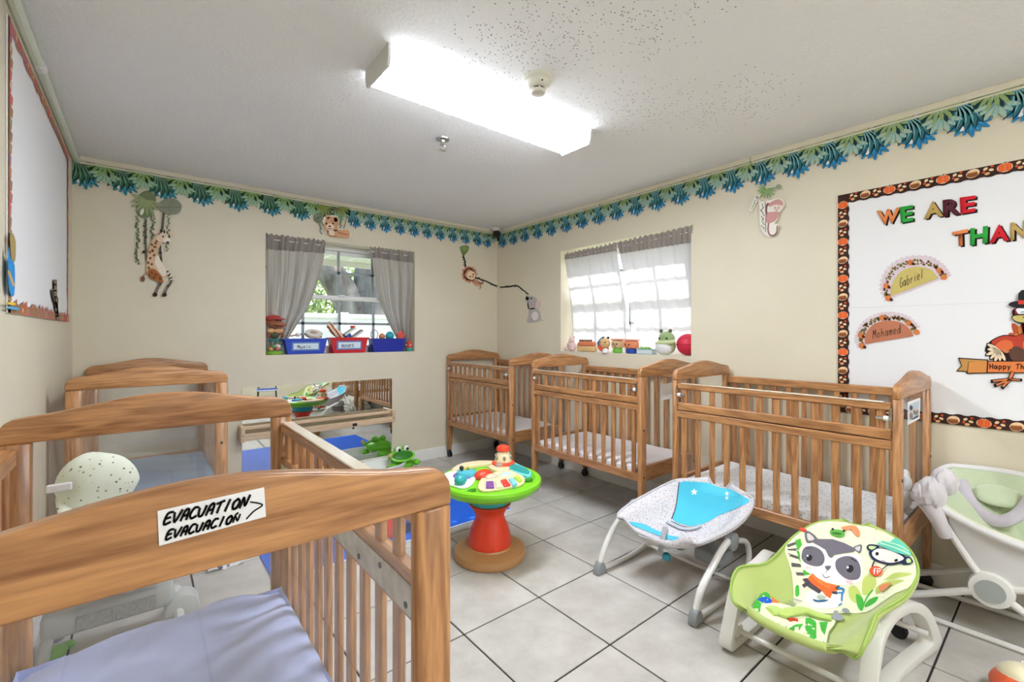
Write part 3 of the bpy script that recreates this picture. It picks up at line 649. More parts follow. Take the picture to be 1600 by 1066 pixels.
def striped(name, a, b, sc, rot):
    m = mat(name, a, .7, spec=.2); nt = m.node_tree; N = nt.nodes; tc = N.new('ShaderNodeTexCoord'); mp = N.new('ShaderNodeMapping'); mp.inputs['Rotation'].default_value = rot
    w = N.new('ShaderNodeTexWave'); w.inputs['Scale'].default_value = sc; cr = N.new('ShaderNodeValToRGB'); cr.color_ramp.interpolation = 'CONSTANT'; cr.color_ramp.elements[1].position = .5
    cr.color_ramp.elements[0].color = lin(a); cr.color_ramp.elements[1].color = lin(b)
    nt.links.new(tc.outputs['Object'], mp.inputs[0]); nt.links.new(mp.outputs[0], w.inputs[0]); nt.links.new(w.outputs['Fac'], cr.inputs[0]); nt.links.new(cr.outputs[0], N['Principled BSDF'].inputs['Base Color']); return m
or_st = striped('orange_pinstripe', '#d9702f', '#e79a68', 60, (0, 0, pi/2)); tan_st = striped('tan_chevron', '#cdb06c', '#a88a4e', 60, (.7, 0, pi/2)); brn = '#5a2730'
for ch, col, q, lab in (('W', or_st, [(1376, 353), (1401, 348), (1407, 324), (1370, 330)], 'orange pinstriped letter W at the start of the upper word row'),
                        ('E', '#2f9e3f', [(1408, 349), (1427, 345.5), (1427, 320.5), (1406, 324)], 'green letter E right after the orange W'),
                        ('A', tan_st, [(1444, 343), (1474, 338), (1463, 314), (1453, 315.5)], 'tan patterned letter A beginning the word ARE'),
                        ('R', brn, [(1474, 339.5), (1500, 335), (1500, 309), (1473, 313)], 'dark maroon letter R in the word ARE'),
                        ('E', '#cf2331', [(1501, 335), (1524, 331), (1525, 305.5), (1500, 309)], 'red letter E ending the word ARE'),
                        ('T', or_st, [(1490, 386), (1513, 383), (1513, 358), (1488, 363)], 'orange pinstriped letter T at the start of the lower word row'),
                        ('H', '#2f9e3f', [(1516, 384), (1543, 380), (1544, 353), (1516, 357.5)], 'green letter H after the orange T'),
                        ('A', '#cf2331', [(1546, 380.5), (1577, 376), (1567, 350.5), (1556, 352)], 'red letter A in the lower word row'),
                        ('N', tan_st, [(1579, 376), (1604, 372), (1605, 344), (1579, 348.5)], 'tan patterned letter N at the end of the lower word row')):
    letter(ch, col, q, lab)
Z7 = lambda L: [zm(1100, 230, 3.2, p) for p in L]
def taco(body, outer, base, col, name, a, b, h, lab):
    cx = sum(p[0] for p in body)/len(body); cy = sum(p[1] for p in body)/len(body)
    O = smooth_path([(x, y, 0) for x, y in outer], 8); wav = [(p.x+(5 if i % 2 else -3)*(p.x-cx)/120, p.y+(5 if i % 2 else -3)*(p.y-cy)/120) for i, p in enumerate(O)]
    B = [(p.x, p.y) for p in smooth_path([(x, y, 0) for x, y in body], 6)]
    mid = [((o[0]*.45+q[0]*.55), (o[1]*.45+q[1]*.55)) for o, q in zip(outer, body)]
    M = [(p.x, p.y) for p in smooth_path([(x, y, 0) for x, y in mid], 6)]
    lay = [('#d8c9d0', [wav]), ('#c9b9bf', dots([(p[0]*.8+B[min(i*len(B)//len(wav), len(B)-1)][0]*.2+random.uniform(-6, 6), p[1]*.8+B[min(i*len(B)//len(wav), len(B)-1)][1]*.2+random.uniform(-6, 6)) for i, p in enumerate(wav)], 3)),
           ('#7d7a45', dots([(p[0]+random.uniform(-12, 12), p[1]+random.uniform(-12, 12)) for p in M for _ in (0, 1)], 7)), ('#8a4a3a', dots([(p[0]+random.uniform(-10, 10), p[1]+random.uniform(-10, 10)) for p in M], 5)),
           ('#cf7a45', [E(mid[i][0], mid[i][1], 17, 14, 20) for i in (0, 1, 3, 5, len(mid)-1)]), ('#4a2222', [E(mid[i][0]+13, mid[i][1]+6, 9, 7, 40) for i in (0, 1, 3, 5)]), (col, [B]), ('#4a4436', write(name, a, b, h, 3.2, up=None))]
    art('taco_cutout', [(c, Z7(p)) for c, p in lay], MP, None, lab, 'paper cutout', 'taco name tags on the bulletin board')
taco([(935, 745), (938, 690), (985, 622), (1060, 598), (1128, 610), (1160, 640), (1170, 655)], [(908, 770), (880, 700), (912, 610), (1000, 552), (1120, 545), (1200, 590), (1236, 645)], 0, '#c5b46b', 'Gabriel', (978, 704), (1098, 652), 46, 'yellow-green paper taco name tag, the upper one on the bulletin board')
taco([(805, 985), (808, 935), (850, 885), (920, 868), (985, 878), (1030, 912), (1048, 945)], [(772, 1005), (756, 950), (790, 880), (860, 835), (940, 825), (1020, 845), (1080, 900)], 0, '#b9765a', 'Mohamed', (842, 958), (985, 928), 42, 'reddish-brown paper taco name tag, the lower one on the bulletin board')
Zt = lambda L: [zm(1480, 440, 5.925, p) for p in L]
K = '#2a1a18'
lay = [('#b5532f', fan_polys(9, 200, 340, 330, .24, (775, 640))), ('#d98a4a', fan_polys(8, 208, 332, 270, .2, (775, 640))), (K, [SM([(350, 640), (400, 550), (520, 495), (640, 500), (720, 470), (900, 470), (1020, 560), (960, 760), (590, 752), (440, 735)], 3)]),
       ('#b5402f', [SM([(410, 560), (520, 505), (632, 508), (720, 480), (850, 480), (960, 560), (900, 700), (640, 740), (590, 640), (480, 640)], 3)]), ('#5b4034', [SM([(570, 640), (640, 600), (720, 640), (760, 740), (620, 745)], 3)]), ('#d4693d', [SM([(440, 600), (520, 540), (600, 560), (600, 620), (500, 640)], 3), SM([(700, 560), (820, 560), (840, 680), (740, 690)], 3)]),
       (K, fan_polys(7, 60, 205, 150, .3, (480, 630))), ('#e4d0b0', fan_polys(7, 62, 203, 138, .22, (482, 628))), ('#c9764a', [E(540, 640, 34, 20, 20)]),
       (K, [[(80, 832), (128, 780), (100, 705), (375, 722), (380, 700+35), (1120, 735), (1120, 850), (365, 850), (178, 856), (175, 835)]]), ('#b98a4f', [[(96, 825), (138, 782), (112, 716), (365, 730), (365, 745), (195, 742), (185, 830)]]), ('#cf8a4a', SM and [[(200, 745), (370, 740), (362, 842), (190, 846)]]), ('#d77b43', [[(382, 742), (1112, 742), (1112, 842), (374, 840)]]),
       (K, write('Happy Th', (388, 808), (716, 810), 46, 9, gap=.2)), (K, ST([(605, 845), (580, 905)], 44)+ST([(580, 905), (410, 925)], 32)+ST([(575, 910), (440, 965)], 34)+ST([(575, 915), (510, 985)], 36)+ST([(580, 905), (690, 912)], 24)), ('#cf7a4a', ST([(605, 845), (580, 905)], 26)+ST([(580, 905), (430, 922)], 16)+ST([(575, 910), (460, 957)], 17)+ST([(575, 915), (518, 970)], 19)+ST([(580, 905), (670, 910)], 10)),
       ('#a52330', ST([(725, 300), (712, 400), (725, 480)], 46)), (K, [SM([(620, 250), (830, 250), (850, 330), (760, 400), (620, 330)], 3)]), ('#a52330', [SM([(625, 250), (665, 250), (670, 320), (640, 330)], 3)]), ('#e8ecf0', [SM([(645, 250), (810, 245), (830, 320), (700, 320), (660, 300)], 3)]), (K, [SM([(595, 340), (620, 308), (720, 300), (790, 320), (780, 385), (660, 388)], 3)]), ('#c2b26a', [SM([(606, 340), (625, 318), (720, 312), (780, 328), (765, 372), (660, 376)], 3)]), (K, ST([(700, 330), (740, 340)], 8)+ST([(680, 285), (715, 280)], 6)),
       ('#26262a', [SM([(565, 215), (630, 182), (800, 190), (880, 215), (800, 245), (640, 243)], 3), [(655, 185), (660, 110), (690, 78), (770, 78), (800, 110), (805, 190)]]), ('#d03c32', [[(657, 172), (806, 176), (808, 214), (655, 210)]])]
art('turkey_cutout', [(c, Zt(p)) for c, p in lay], MP, None, 'paper turkey in a pilgrim hat above an orange banner on the board', 'paper cutout')

# ------------------------------------------------------------------ bulletin board on the left wall
Zl = lambda L: [zm(0, 300, 4.846, p) for p in L]
lb = thing('paper_board', 'white paper board with ragged orange border on the left wall', 'bulletin board', (XL, 2, 1.5))
ML = lambda u, v, o: onX(u, v, XL+.004+o)
LB = [(9, 22), (106, 246), (102, 505), (4, 484)]
Pc = [onX(u, v, XL+.001) for u, v in LB]
ya, yb = Pc[0].y, (Pc[1].y+Pc[2].y)/2; za, zb = (Pc[2].z+Pc[3].z)/2, (Pc[0].z+Pc[1].z)/2
G().box(XL+.001, XL+.006, ya, yb, za, zb).build('backing_paper', M_paper, lb, world=True)
zy = lambda X: (lambda u, v, o: Vector((X+o, u, v)))
cols = ['#c07d58', '#c56a60', '#b48d66', '#a37b5a', '#b9707a']
def ragged(p0, p1, q, n, seed):
    rr = random.Random(seed); a, b, q = Vector(p0), Vector(p1), Vector(q); d = b-a; L = []
    L.append(('#a8764c', [[tuple(a), tuple(b), tuple(b+q*.035), tuple(a+q*.035)]]))
    for i in range(n):
        c = rr.choice(cols); t0 = a+d*(i/n); t1 = a+d*((i+1)/n); h = rr.uniform(.035, .06); L.append((c, [[tuple(t0), tuple(t1), tuple((t0+t1)/2+d*(.3/n)+q*h), tuple(t0+q*h*.8)]]))
        if i % 3 == 0: L.append((rr.choice(['#6f8a8f', '#e2c79a', '#7fa56a']), [E(*((t0+t1)/2+q*.018), .01, .008)]))
    return L
for k, (p0, p1, q, n) in enumerate((((ya, zb), (yb, zb), (0, -1), 44), ((ya, za), (yb, za), (0, 1), 44), ((yb, za), (yb, zb), (-1, 0), 24), ((ya, za), (ya, zb), (1, 0), 24))):
    art('border_strip', ragged(p0, p1, q, n, k), zy(XL+.006), lb, step=.00008)
art('paper_figure', [(c, Zl(p)) for c, p in [('#a8925e', [SM([(75, 330), (95, 310), (120, 380), (115, 520), (90, 520), (78, 420)], 3)]), ('#2f8fd0', [SM([(68, 410), (80, 500), (112, 560), (108, 780), (70, 750), (60, 560)], 3)]), ('#c9a26a', ST([(65, 600), (105, 710)], 18)), ('#e7c64f', [E(85, 845, 35, 12, 10)]), ('#5fa5d0', [E(100, 880, 50, 12, 10)])]],
    lambda u, v, o: onX(u, v, XL+.012+o), None, 'small paper figure in blue with long hair on the left board', 'paper cutout')
art('paper_twig', [('#8a7a66', Zl(ST([(440, 960), (425, 840), (420, 670)], 22)+ST([(430, 870), (405, 790), (400, 740)], 16)+ST([(435, 930), (438, 800)], 10)))],
    lambda u, v, o: onX(u, v, XL+.0125+o), None, 'grey-brown paper twig in the lower corner of the left board', 'paper cutout')

# ------------------------------------------------------------------ mirror and pull-up bar on the back wall
mr = thing('wall_mirror', 'wide low frameless mirror on the back wall behind a wooden bar', 'mirror', (1.222, YB, .12))
mm = mat('mirror_silver', '#e8ecea', .015, metal=1)
def rrect(x0, x1, z0, z1, r=.015, n=5):
    out = []
    for cx, cz, a0 in ((x1-r, z1-r, 0), (x0+r, z1-r, 90), (x0+r, z0+r, 180), (x1-r, z0+r, 270)):
        for i in range(n+1): A = radians(a0+90*i/n); out.append((cx+r*cos(A), cz+r*sin(A)))
    return out
G().prism(rrect(.599-1.222, 1.845-1.222, 0, .727), lambda u, v, w: (u, -.001-w, v), .006).build('glass', mm, mr, smooth=False)
for x in (-.45, .45):
    for z in (0, .727): G().box(x-.012, x+.012, -.01, 0, z-.008, z+.008).build('clip', M_clear, mr)
br = thing('pull_up_bar', 'pale wooden pull-up bar on end blocks in front of the low mirror', 'bar', (1.2, YB, .47))
PW = wood('x', '#e0c7a6', '#c7a67e', 'pale_wood')
G().box(-.62, .615, -.112, -.09, -.022, .03).build('bar_rail', PW, br, bevel=.005)
G().box(-.60, .59, -.088, -.066, .058, .085).build('back_rail', PW, br, bevel=.004)
for x in (-.625, .6):
    G().box(x, x+.03, -.118, -.0, -.03, .09).build('end_block', PW, br, bevel=.005)
    G().lathe([(.006, 0), (.006, .004)], 8, (x+.015, -.12, .02)).build('screw', M_plb, br)
for x in (-.2, .25):
    g = G(); g.tube([(x, -.095, -.0), (x, -.085, -.035), (x, -.07, -.045), (x, -.06, -.02)], .005, 6); g.box(x-.02, x+.02, -.114, -.11, -.012, .012); g.build('hook', M_plb, br)

# ------------------------------------------------------------------ cribs (gate on the -x side, length along y)
CL, CW = .5225, .3325
SHEET = {}
def make_crib(label, loc, rz):
    r = thing('baby_crib', label, 'crib', loc, rz, 'wooden compact cribs')
    pt, pw = .027, .06                                   # post thickness (along y) and width (along x)
    for ye in (-CL, CL-pt):
        # arched headboard top
        top = []
        for i in range(37):
            x = -CW+.0+i*(2*CW)/36; t = x/CW; z = 1.063+.041*(.5+.5*cos(pi*min(1, abs(t)/.97)))
            top.append((x, z))
        R = .04; top = [p for p in top if abs(p[0]) < CW-R]
        left = [(-CW, 1.0), (-CW, 1.063-R)]+[(-CW+R-R*cos(radians(a)), 1.063-R+R*sin(radians(a))) for a in (22, 45, 67, 90)]
        right = [(-x, z) for x, z in reversed(left)]
        poly = left+top+right
        G().prism(poly, lambda u, v, w: (u, ye+w, v), pt).build('headboard', WX, r, bevel=.004, seg=2, angle=50)
        for sx in (-1, 1):
            x0 = -CW if sx < 0 else CW-pw
            g = G(); n = 5
            pts = [(x0, 1.0), (x0+pw, 1.0), (x0+pw, .3), (x0+pw-(.012 if sx < 0 else 0), .075), (x0+(.012 if sx > 0 else 0), .075), (x0, .3)]
            g.prism(pts, lambda u, v, w: (u, ye+w, v), pt); g.build('post', WZ, r, bevel=.004, angle=50)
            # caster
            cx = x0+pw/2; cy = ye+pt/2
            c = G().box(cx-.012, cx+.012, cy-.012, cy+.012, .05, .078).build('caster', M_plb, r)
            for dx in (-.014, .006): 
                g = G(); g.T = Matrix.Translation((cx+dx, cy+.004*sx, .0285)) @ Matrix.Rotation(pi/2, 4, 'Y'); g.lathe([(.02, 0), (.028, .001), (.028, .007), (.02, .008)], 16); g.build('wheel', M_plb, c)
            g = G(); g.box(cx-.02, cx+.012, cy-.016, cy+.02, .046, .058); g.build('brake_tab', M_plb, c)
            for z in (.36, .66): 
                yo = ye-.001 if ye < 0 else ye+pt+.001
                g = G(); g.T = Matrix.Translation((cx, yo, z)) @ Matrix.Rotation(pi/2, 4, 'X'); g.lathe([(.007, -.0015), (.007, .0015)], 10); g.build('bolt_head', M_plb, r)
        yc = ye+pt/2
        G().box(-CW+pw, CW-pw, yc-.011, yc+.011, .33, .425).build('end_rail', WX, r, bevel=.003)
        G().box(-CW+pw-.008, CW-pw+.008, yc-.0025, yc+.0025, .42, 1.004).build('clear_panel', M_clear, r)
    y0, y1 = -CL+pt, CL-pt
    xs = -CW+.02; xb = CW-.02
    ns = 12; sp = [(y0+(y1-y0)*(i+.5)/ns) for i in range(ns)]
    # fixed lower front
    G().box(xs-.014, xs+.014, y0, y1, .333, .383).build('bottom_rail', WY, r, bevel=.003)
    G().box(xs-.014, xs+.014, y0, y1, .785, .823).build('middle_rail', WY, r, bevel=.003)
    sm1 = None
    def slat(x, y, z0, z1, par):
        G().box(x-.008, x+.008, y-.015, y+.015, z0, z1).build('slat', WZ, par, bevel=.004)
    for y in sp: slat(xs, y, .38, .788, r)
    # folding gate
    gt = G().box(xs-.015, xs+.015, y0+.004, y1-.004, .95, .982).build('gate', WY, r, bevel=.005)
    G().box(xs-.015, xs+.015, y0+.004, y1-.004, .828, .87).build('gate_rail', WY, gt, bevel=.004)
    for y in sp: slat(xs, y, .866, .953, gt)
    G().box(xs-.0165, xs+.0165, y0+.03, y1-.03, .981, .986).build('teething_rail', mat('clear_teething_rail', '#d9c9b4', .15, coat=.6), gt, bevel=.002)
    hp = G().box(xs+.0155, xs+.0175, y0+.02, y1-.02, .797, .85).build('hinge_plate', mat('worn_grey_plate', '#b5b1a8', .5, var=.25, vscale=30), gt)
    for i in range(9):
        g = G(); g.T = Matrix.Translation((xs+.018, y0+.06+i*(y1-y0-.12)/8, .836 if i % 2 else .811)) @ Matrix.Rotation(pi/2, 4, 'Y'); g.lathe([(.006, -.001), (.006, .0012)], 8); g.build('screw', M_plb, gt)
    for y, d in ((y0, 1), (y1, -1)):
        l = G().box(xs-.022, xs-.0145, y+d*.0, y+d*.008, .905, .965).build('latch', M_metal, r)
        g = G(); g.tube([(xs-.02, y+d*.004, .918), (xs-.02, y+d*.055, .918)], .007, 10, k=1); g.build('latch_pin', M_metal, l)
        g = G(); g.tube([(xs-.02, y+d*.012, .918), (xs-.02, y+d*.028, .918)], .0105, 10, k=1); g.build('latch_spring', M_plw, l)
    # slatted wall side
    G().box(xb-.014, xb+.014, y0, y1, .333, .383).build('bottom_rail', WY, r, bevel=.003)
    G().box(xb-.015, xb+.015, y0, y1, .945, .99).build('top_rail', WY, r, bevel=.005)
    for y in sp: slat(xb, y, .38, .948, r)
    # mattress support board
    G().box(-CW+.05, CW-.05, y0-.01, y1+.01, .345, .36).build('mattress_support', mat('support_board', '#8d6a48', .6), r)
    return r
crA = make_crib('wooden crib in the far corner against the back wall', (2.7625, 3.5425, 0), 0)
def crib_copy(label, loc, rz):
    c = copy_tree(crA); c['label'] = label; c.location = loc; c.rotation_euler = (0, 0, rz); PM[c.name] = Matrix.Translation(Vector(loc)) @ Matrix.Rotation(rz, 4, 'Z'); return c
crB = crib_copy('wooden crib under the right window, middle one along the right wall', (2.7625, 2.2275, 0), 0)
crC = crib_copy('wooden crib beside the bulletin board with a photo card on its end', (2.7625, .9660, 0), 0)
crD = crib_copy('wooden crib in the back left corner with a blue sheet', (.04, 3.5425, 0), pi)
crE = crib_copy('nearest wooden crib with the evacuation sign on its headboard', (.0535, 1.1525, 0), pi)

def mattress(label, loc, rz, zt, m, wr=.006, corner=0, seed=1):
    """sheeted mattress lying on the crib's support board; zt: height of its top"""
    rr = random.Random(seed); ph = [rr.uniform(0, 6) for _ in range(8)]
    r = thing('crib_mattress', label, 'mattress', loc, rz, 'sheeted crib mattresses')
    hx, hy, z0, R = CW-.037, CL-.042, .36, .03
    def fn(i, j):
        # rounded slab: i across, j along, wrapping over the edges
        def wrap(t, h):
            L = 2*h+2*(zt-z0); s = t*L-(zt-z0)
            if s < 0: return -h, max(z0, zt+s)-zt
            if s > 2*h: return h, -(s-2*h)
            return s-h, 0
        x, dx = wrap(i, hx); y, dy = wrap(j, hy); z = zt+min(dx, dy)
        ed = max(0, 1-min(hx-abs(x), hy-abs(y))/R)
        if dx == 0 and dy == 0:
            z -= .012*ed**2
            z += wr*(sin(9*x+7*y+ph[0])+.6*sin(21*x-13*y+ph[1]+2*sin(6*y))+.35*sin(33*y+15*x+ph[2]+1.5*sin(9*x))-.9*abs(sin(5*x+11*y+ph[4]+1.2*sin(4*x+ph[5])))**.5-.6*abs(sin(14*x-6*y+ph[6]+sin(7*y)))**.5+.95)*.5
        else:
            k = .004*sin(60*(x+y)+ph[3])*min(1, -min(dx, dy)/.03); x += k if dx else 0; y += k if dy else 0
        return (x, y, z)
    G().grid(64, 84, fn).build('fitted_sheet', m, r, angle=80)
    box('mattress_core', (-hx+.012, hx-.012, -hy+.012, hy-.012, z0, zt-.075), mat('mattress_vinyl', '#c9d3dc', .6), r)
    return r
SW = mat('white_sheet', '#e3dedf', .85, sheen=.2, bump=.1, bscale=40)
def print_sheet(name, a, b, sc, th=.45):
    m = mat(name, a, .85); nt = m.node_tree; N = nt.nodes; L = nt.links; tc = N.new('ShaderNodeTexCoord'); v = N.new('ShaderNodeTexVoronoi'); v.inputs['Scale'].default_value = sc; L.new(tc.outputs['Object'], v.inputs['Vector'])
    cr = N.new('ShaderNodeValToRGB'); cr.color_ramp.elements[0].position = th; cr.color_ramp.elements[1].position = th+.05; cr.color_ramp.elements[0].color = lin(b); cr.color_ramp.elements[1].color = lin(a)
    L.new(v.outputs['Distance'], cr.inputs[0]); L.new(cr.outputs[0], N['Principled BSDF'].inputs['Base Color']); return m
mattress('white sheeted mattress in the crib in the far corner', (2.7625, 3.5425, 0), 0, .415, SW, seed=2)
mattress('white sheeted mattress in the crib under the right window', (2.7625, 2.2275, 0), 0, .415, SW, seed=3)
mattress('white mattress with small grey print in the crib beside the bulletin board', (2.7625, .966, 0), 0, .42, print_sheet('grey_print_sheet', '#e4e6e8', '#b9c0c8', 60, .28), seed=4)
mattress('pale blue sheeted mattress in the back left crib', (.04, 3.5425, 0), pi, .425, mat('blue_sheet', '#7f9cc2', .85, sheen=.2, bump=.15, bscale=25), wr=.008, seed=5)
mattress('lavender blue sheeted mattress in the nearest crib', (.0535, 1.1525, 0), pi, .455, mat('lavender_sheet', '#abb5dc', .85, sheen=.25, bump=.12, bscale=30), wr=.03, seed=6)

# papers on the crib ends
YE = 1.1525-CL
sg = thing('evacuation_sign', 'handwritten paper evacuation sign taped on the nearest headboard', 'sign', onY(330, 806, YE))
ME = lambda u, v, o: onY(u, v, YE-o)
Ze = lambda L: [zm(230, 740, 8, p) for p in L]
art('paper', [(M_paper, Ze([[(128, 470), (1462, 172), (1485, 540), (148, 908)]]))], ME, sg)
wr_ = write('EVACUATION', (200, 640), (1255, 410), 132, 30, slant=.28, gap=.12, up=(.02, -1))+write('EVACUACIO', (225, 830), (1060, 622), 108, 28, slant=.28, gap=.16, up=(.02, -1))+write('N', (1062, 615), (1165, 592), 84, 22, slant=.1, up=(.02, -1))+ST([(1105, 520), (1135, 492)], 24, 1)+ST([(1290, 355), (1440, 392), (1330, 475), (1240, 570)], 18)
art('handwriting', [('#151412', Ze(wr_))], ME, sg, base=.002, step=0)
Yb_ = 2.2275-CL+.0135-.003
pb = art('taped_paper', [(M_paper, [[(1032.5, 601), (1062, 596), (1062, 620), (1033, 626)]])], lambda u, v, o: onY(u, v, Yb_-o), None, 'blank white paper taped on the end panel of the middle crib', 'paper')
Yc_ = .966-CL+.0135-.003
pc = thing('photo_card', 'white photo card hung on the end panel of the crib by the board', 'photo', onY(1428, 640, Yc_))
MC = lambda u, v, o: onY(u, v, Yc_-o)
Zc = lambda L: [zm(1350, 570, 3.5538, p) for p in L]
art('card', [(M_paper, Zc([[(243, 208), (313, 182), (309, 300), (243, 335)]])), ('#b9c4cf', Zc([[(250, 222), (307, 200), (303, 290), (250, 312)]])), ('#8a7a70', Zc([E(288, 262, 15, 18), E(262, 285, 9, 18)])), ('#3b3f52', Zc([E(262, 240, 9, 14), SM([(268, 300), (300, 280), (302, 290), (268, 306)], 2)])), ('#d9b9a4', Zc([E(288, 250, 8, 8), E(262, 262, 6, 6)]))], MC, pc)

# ------------------------------------------------------------------ curtains
def curtain(name, Ls, Rs, plane, hdr, folds, m, mh, label, group, parts=(44, 30), amp=.03, ruffle=.02):
    """Ls, Rs: photo points down the two edges; plane(u, v) -> world point; hdr: fraction of the height that is the gathered header"""
    r = thing(name, label, 'curtain', plane(*Ls[0]), group=group)
    A = [plane(*p) for p in Ls]; B = [plane(*p) for p in Rs]
    def at(P, t):
        S = smooth_path(P, 6); q = t*(len(S)-1); i = min(len(S)-2, int(q)); return S[i].lerp(S[i+1], q-i)
    d = (B[0]-A[0]).normalized(); nrm = Vector((0, 0, 1)).cross(d).normalized(); ph = random.uniform(0, 6)
    def fn(t0, t1, k=1):
        def f(i, j):
            t = t0+(t1-t0)*j; a, b = at(A, max(0, t)), at(B, max(0, t)); w = (b-a).length
            p = a.lerp(b, i); p.z -= t*.0
            if t < 0: p.z -= t*1.0
            s = sin(2*pi*folds*i+ph+.9*sin(2.2*t+ph)+.5*sin(9*i)); s = (abs(s)**.5*(1 if s > 0 else -1)+.4*sin(2*pi*folds*2.1*i+ph*2+1.5*t))*.8
            return p+nrm*amp*k*s*(.3+.7*min(1, max(0, t)/.3))
        return f
    G().grid(parts[0]*3, parts[1], fn(hdr, 1)).build('panel', m, r, world=True, angle=180)
    g = G(); f0 = fn(-ruffle, hdr+.004, 1.0)
    g.grid(parts[0]*4, 9, lambda i, j: f0(i, j)+nrm*(.003+.006*sin(2*pi*folds*3.1*i+2*j+ph))+Vector((0, 0, (.007*sin(2*pi*folds*2.7*i+ph)+.004*sin(2*pi*folds*6.1*i)) if j == 0 else 0))); g.build('header', mh, r, world=True, angle=180)
    G().tube([A[0].lerp(B[0], -.01)+Vector((0, 0, -.02))+(nrm if nrm.dot(A[0]) > 0 else -nrm)*.014, A[0].lerp(B[0], 1.01)+Vector((0, 0, -.02))+(nrm if nrm.dot(A[0]) > 0 else -nrm)*.014], .003, 8).build('curtain_rod', M_white, r, world=True)
    return r
M_satin = sheer('grey_satin', '#c6c0ba', .3)
M_satin2 = mat('grey_satin_header', '#8d857d', .55, sheen=.3)
def p1(u, v):
    p = onY(u, v, YB-.016)
    for _ in range(4): p = onY(u, v, YB-.016+min(.3*max(0, 2.05-p.z), .1+.04*max(0, 2.05-p.z)))
    return p
def p2(u, v):
    p = onX(u, v, XR-.014)
    for _ in range(4): p = onX(u, v, XR-.014+min(.25*max(0, 2.04-p.z), .1+.045*max(0, 2.04-p.z)))
    return p
curtain('curtain', [(416, 369), (416.5, 420), (417, 470), (417, 520), (419, 551)], [(508.5, 380), (504, 410), (496, 440), (482, 478), (464, 508), (444, 540)], p1, .115, 4.2, M_satin, M_satin2, 'left grey satin curtain swept aside at the back window', 'grey curtains at the back window')
curtain('curtain', [(577, 389), (584, 428), (594, 470), (610, 508), (630, 545)], [(646, 397), (648, 440), (644, 490), (640, 520), (637, 545)], p1, .1, 4.2, M_satin, M_satin2, 'right grey satin curtain swept aside at the back window', 'grey curtains at the back window')
M_sheer = sheer('sheer_white_cloth', '#c9c8ca', .33)
curtain('curtain', [(882, 400), (885, 425), (891, 475), (897, 528), (898, 546)], [(963, 383), (968, 418), (977, 470), (988, 528), (990, 548)], p2, .085, 4.5, M_sheer, M_satin2, 'left sheer white curtain panel with grey header at the right window', 'sheer curtains at the right window', amp=.007)
curtain('curtain', [(965, 382), (975, 427), (986, 483), (996, 528), (1000, 548)], [(1081, 357), (1084, 420), (1086, 480), (1087, 530), (1087, 552)], p2, .1, 5, M_sheer, M_satin2, 'right sheer white curtain panel with grey header at the right window', 'sheer curtains at the right window', amp=.007)

# ------------------------------------------------------------------ things on the back window sill
SZ1, SZ2 = 1.1002, 1.1082
def plbin(label, rim, bot, col, txt):
    y0, dep = YB+.006, .105
    L = onY(*rim[0], y0); R = onY(*rim[1], y0); bl = onY(*bot[0], y0); brr = onY(*bot[1], y0)
    hh = (L.z+R.z)/2-SZ1; w = (R.x-L.x)/2; wb = (brr.x-bl.x)/2; cx = (L.x+R.x)/2
    r = thing('plastic_bin', label, 'bin', (cx, y0+dep/2, SZ1), group='plastic bins on the back window sill')
    m = mat('bin_'+col[1:], col, .35)
    g = G(); d = dep/2; t = .004
    def ring(a, b, z): return [(-a, -b, z), (a, -b, z), (a, b, z), (-a, b, z)]
    vs = ring(wb, d*.84, 0)+ring(w*.97, d*.97, hh)+ring(w*.97-t, d*.97-t, hh)+ring(wb-t, d*.84-t, t)
    fs = [(3, 2, 1, 0), (12, 13, 14, 15)]
    for k in range(3): fs += [(k*4+i, k*4+(i+1) % 4, k*4+4+(i+1) % 4, k*4+4+i) for i in range(4)]
    g.add(vs, fs); g.build('body', m, r, bevel=.003)
    g = G(); vs = ring(w*.97, d*.97, hh-.012)+ring(w*1.03, d*1.03, hh-.012)+ring(w*1.03, d*1.03, hh)+ring(w*.97-t, d*.97-t, hh); fs = []
    for k in range(3): fs += [(k*4+i, k*4+(i+1) % 4, k*4+4+(i+1) % 4, k*4+4+i) for i in range(4)]
    fs += [(12+i, 12+(i+1) % 4, (i+1) % 4, i) for i in range(4)]
    g.add(vs, fs).build('rim', m, r, bevel=.0015)
    if txt:
        z0, z1 = hh*.22, hh*.78
        M = lambda u, v, o: Vector((u, -d*(.84+.13*v/hh)-.0012-o, v))
        lb_ = art('label', [('#5f86bf', [[(-w*.66, z0), (w*.62, z0), (w*.62, z1), (-w*.66, z1)]]), ('#d9e6ee', [[(-w*.58, z0+.012), (w*.55, z0+.012), (w*.55, z1-.012), (-w*.58, z1-.012)]])], M, r, world=False)
        art('handwriting', [('#3a3f4a', write(txt, (-w*.42, z0+.02), (w*.22, z0+.022), .026, .0045, up=(0, 1)))], lambda u, v, o: M(u, v, o+.0015), lb_, world=False)
    return r, cx, hh
b1, bx1, bh1 = plbin('blue plastic bin labelled Music on the back window sill', [(443.5, 530), (512.5, 528.5)], [(450, 553.6), (506.5, 553)], '#1f41b8', 'Music')
b2, bx2, bh2 = plbin('red plastic bin labelled Books on the back window sill', [(515.5, 528), (576.5, 527)], [(522, 552.3), (571, 551.7)], '#c81f2a', 'BOOKS')
b3, bx3, bh3 = plbin('unlabelled dark blue plastic bin on the back window sill', [(581, 529.3), (634, 528.5)], [(583.5, 549), (630.5, 548.5)], '#1c2f9e', None)
def topat(u, v, y=YB+.07): return onY(u, v, y)
def toy(name, label, p, build, cat='toy', group=None):
    r = thing(name, label, cat, p, group=group); build(r); return r
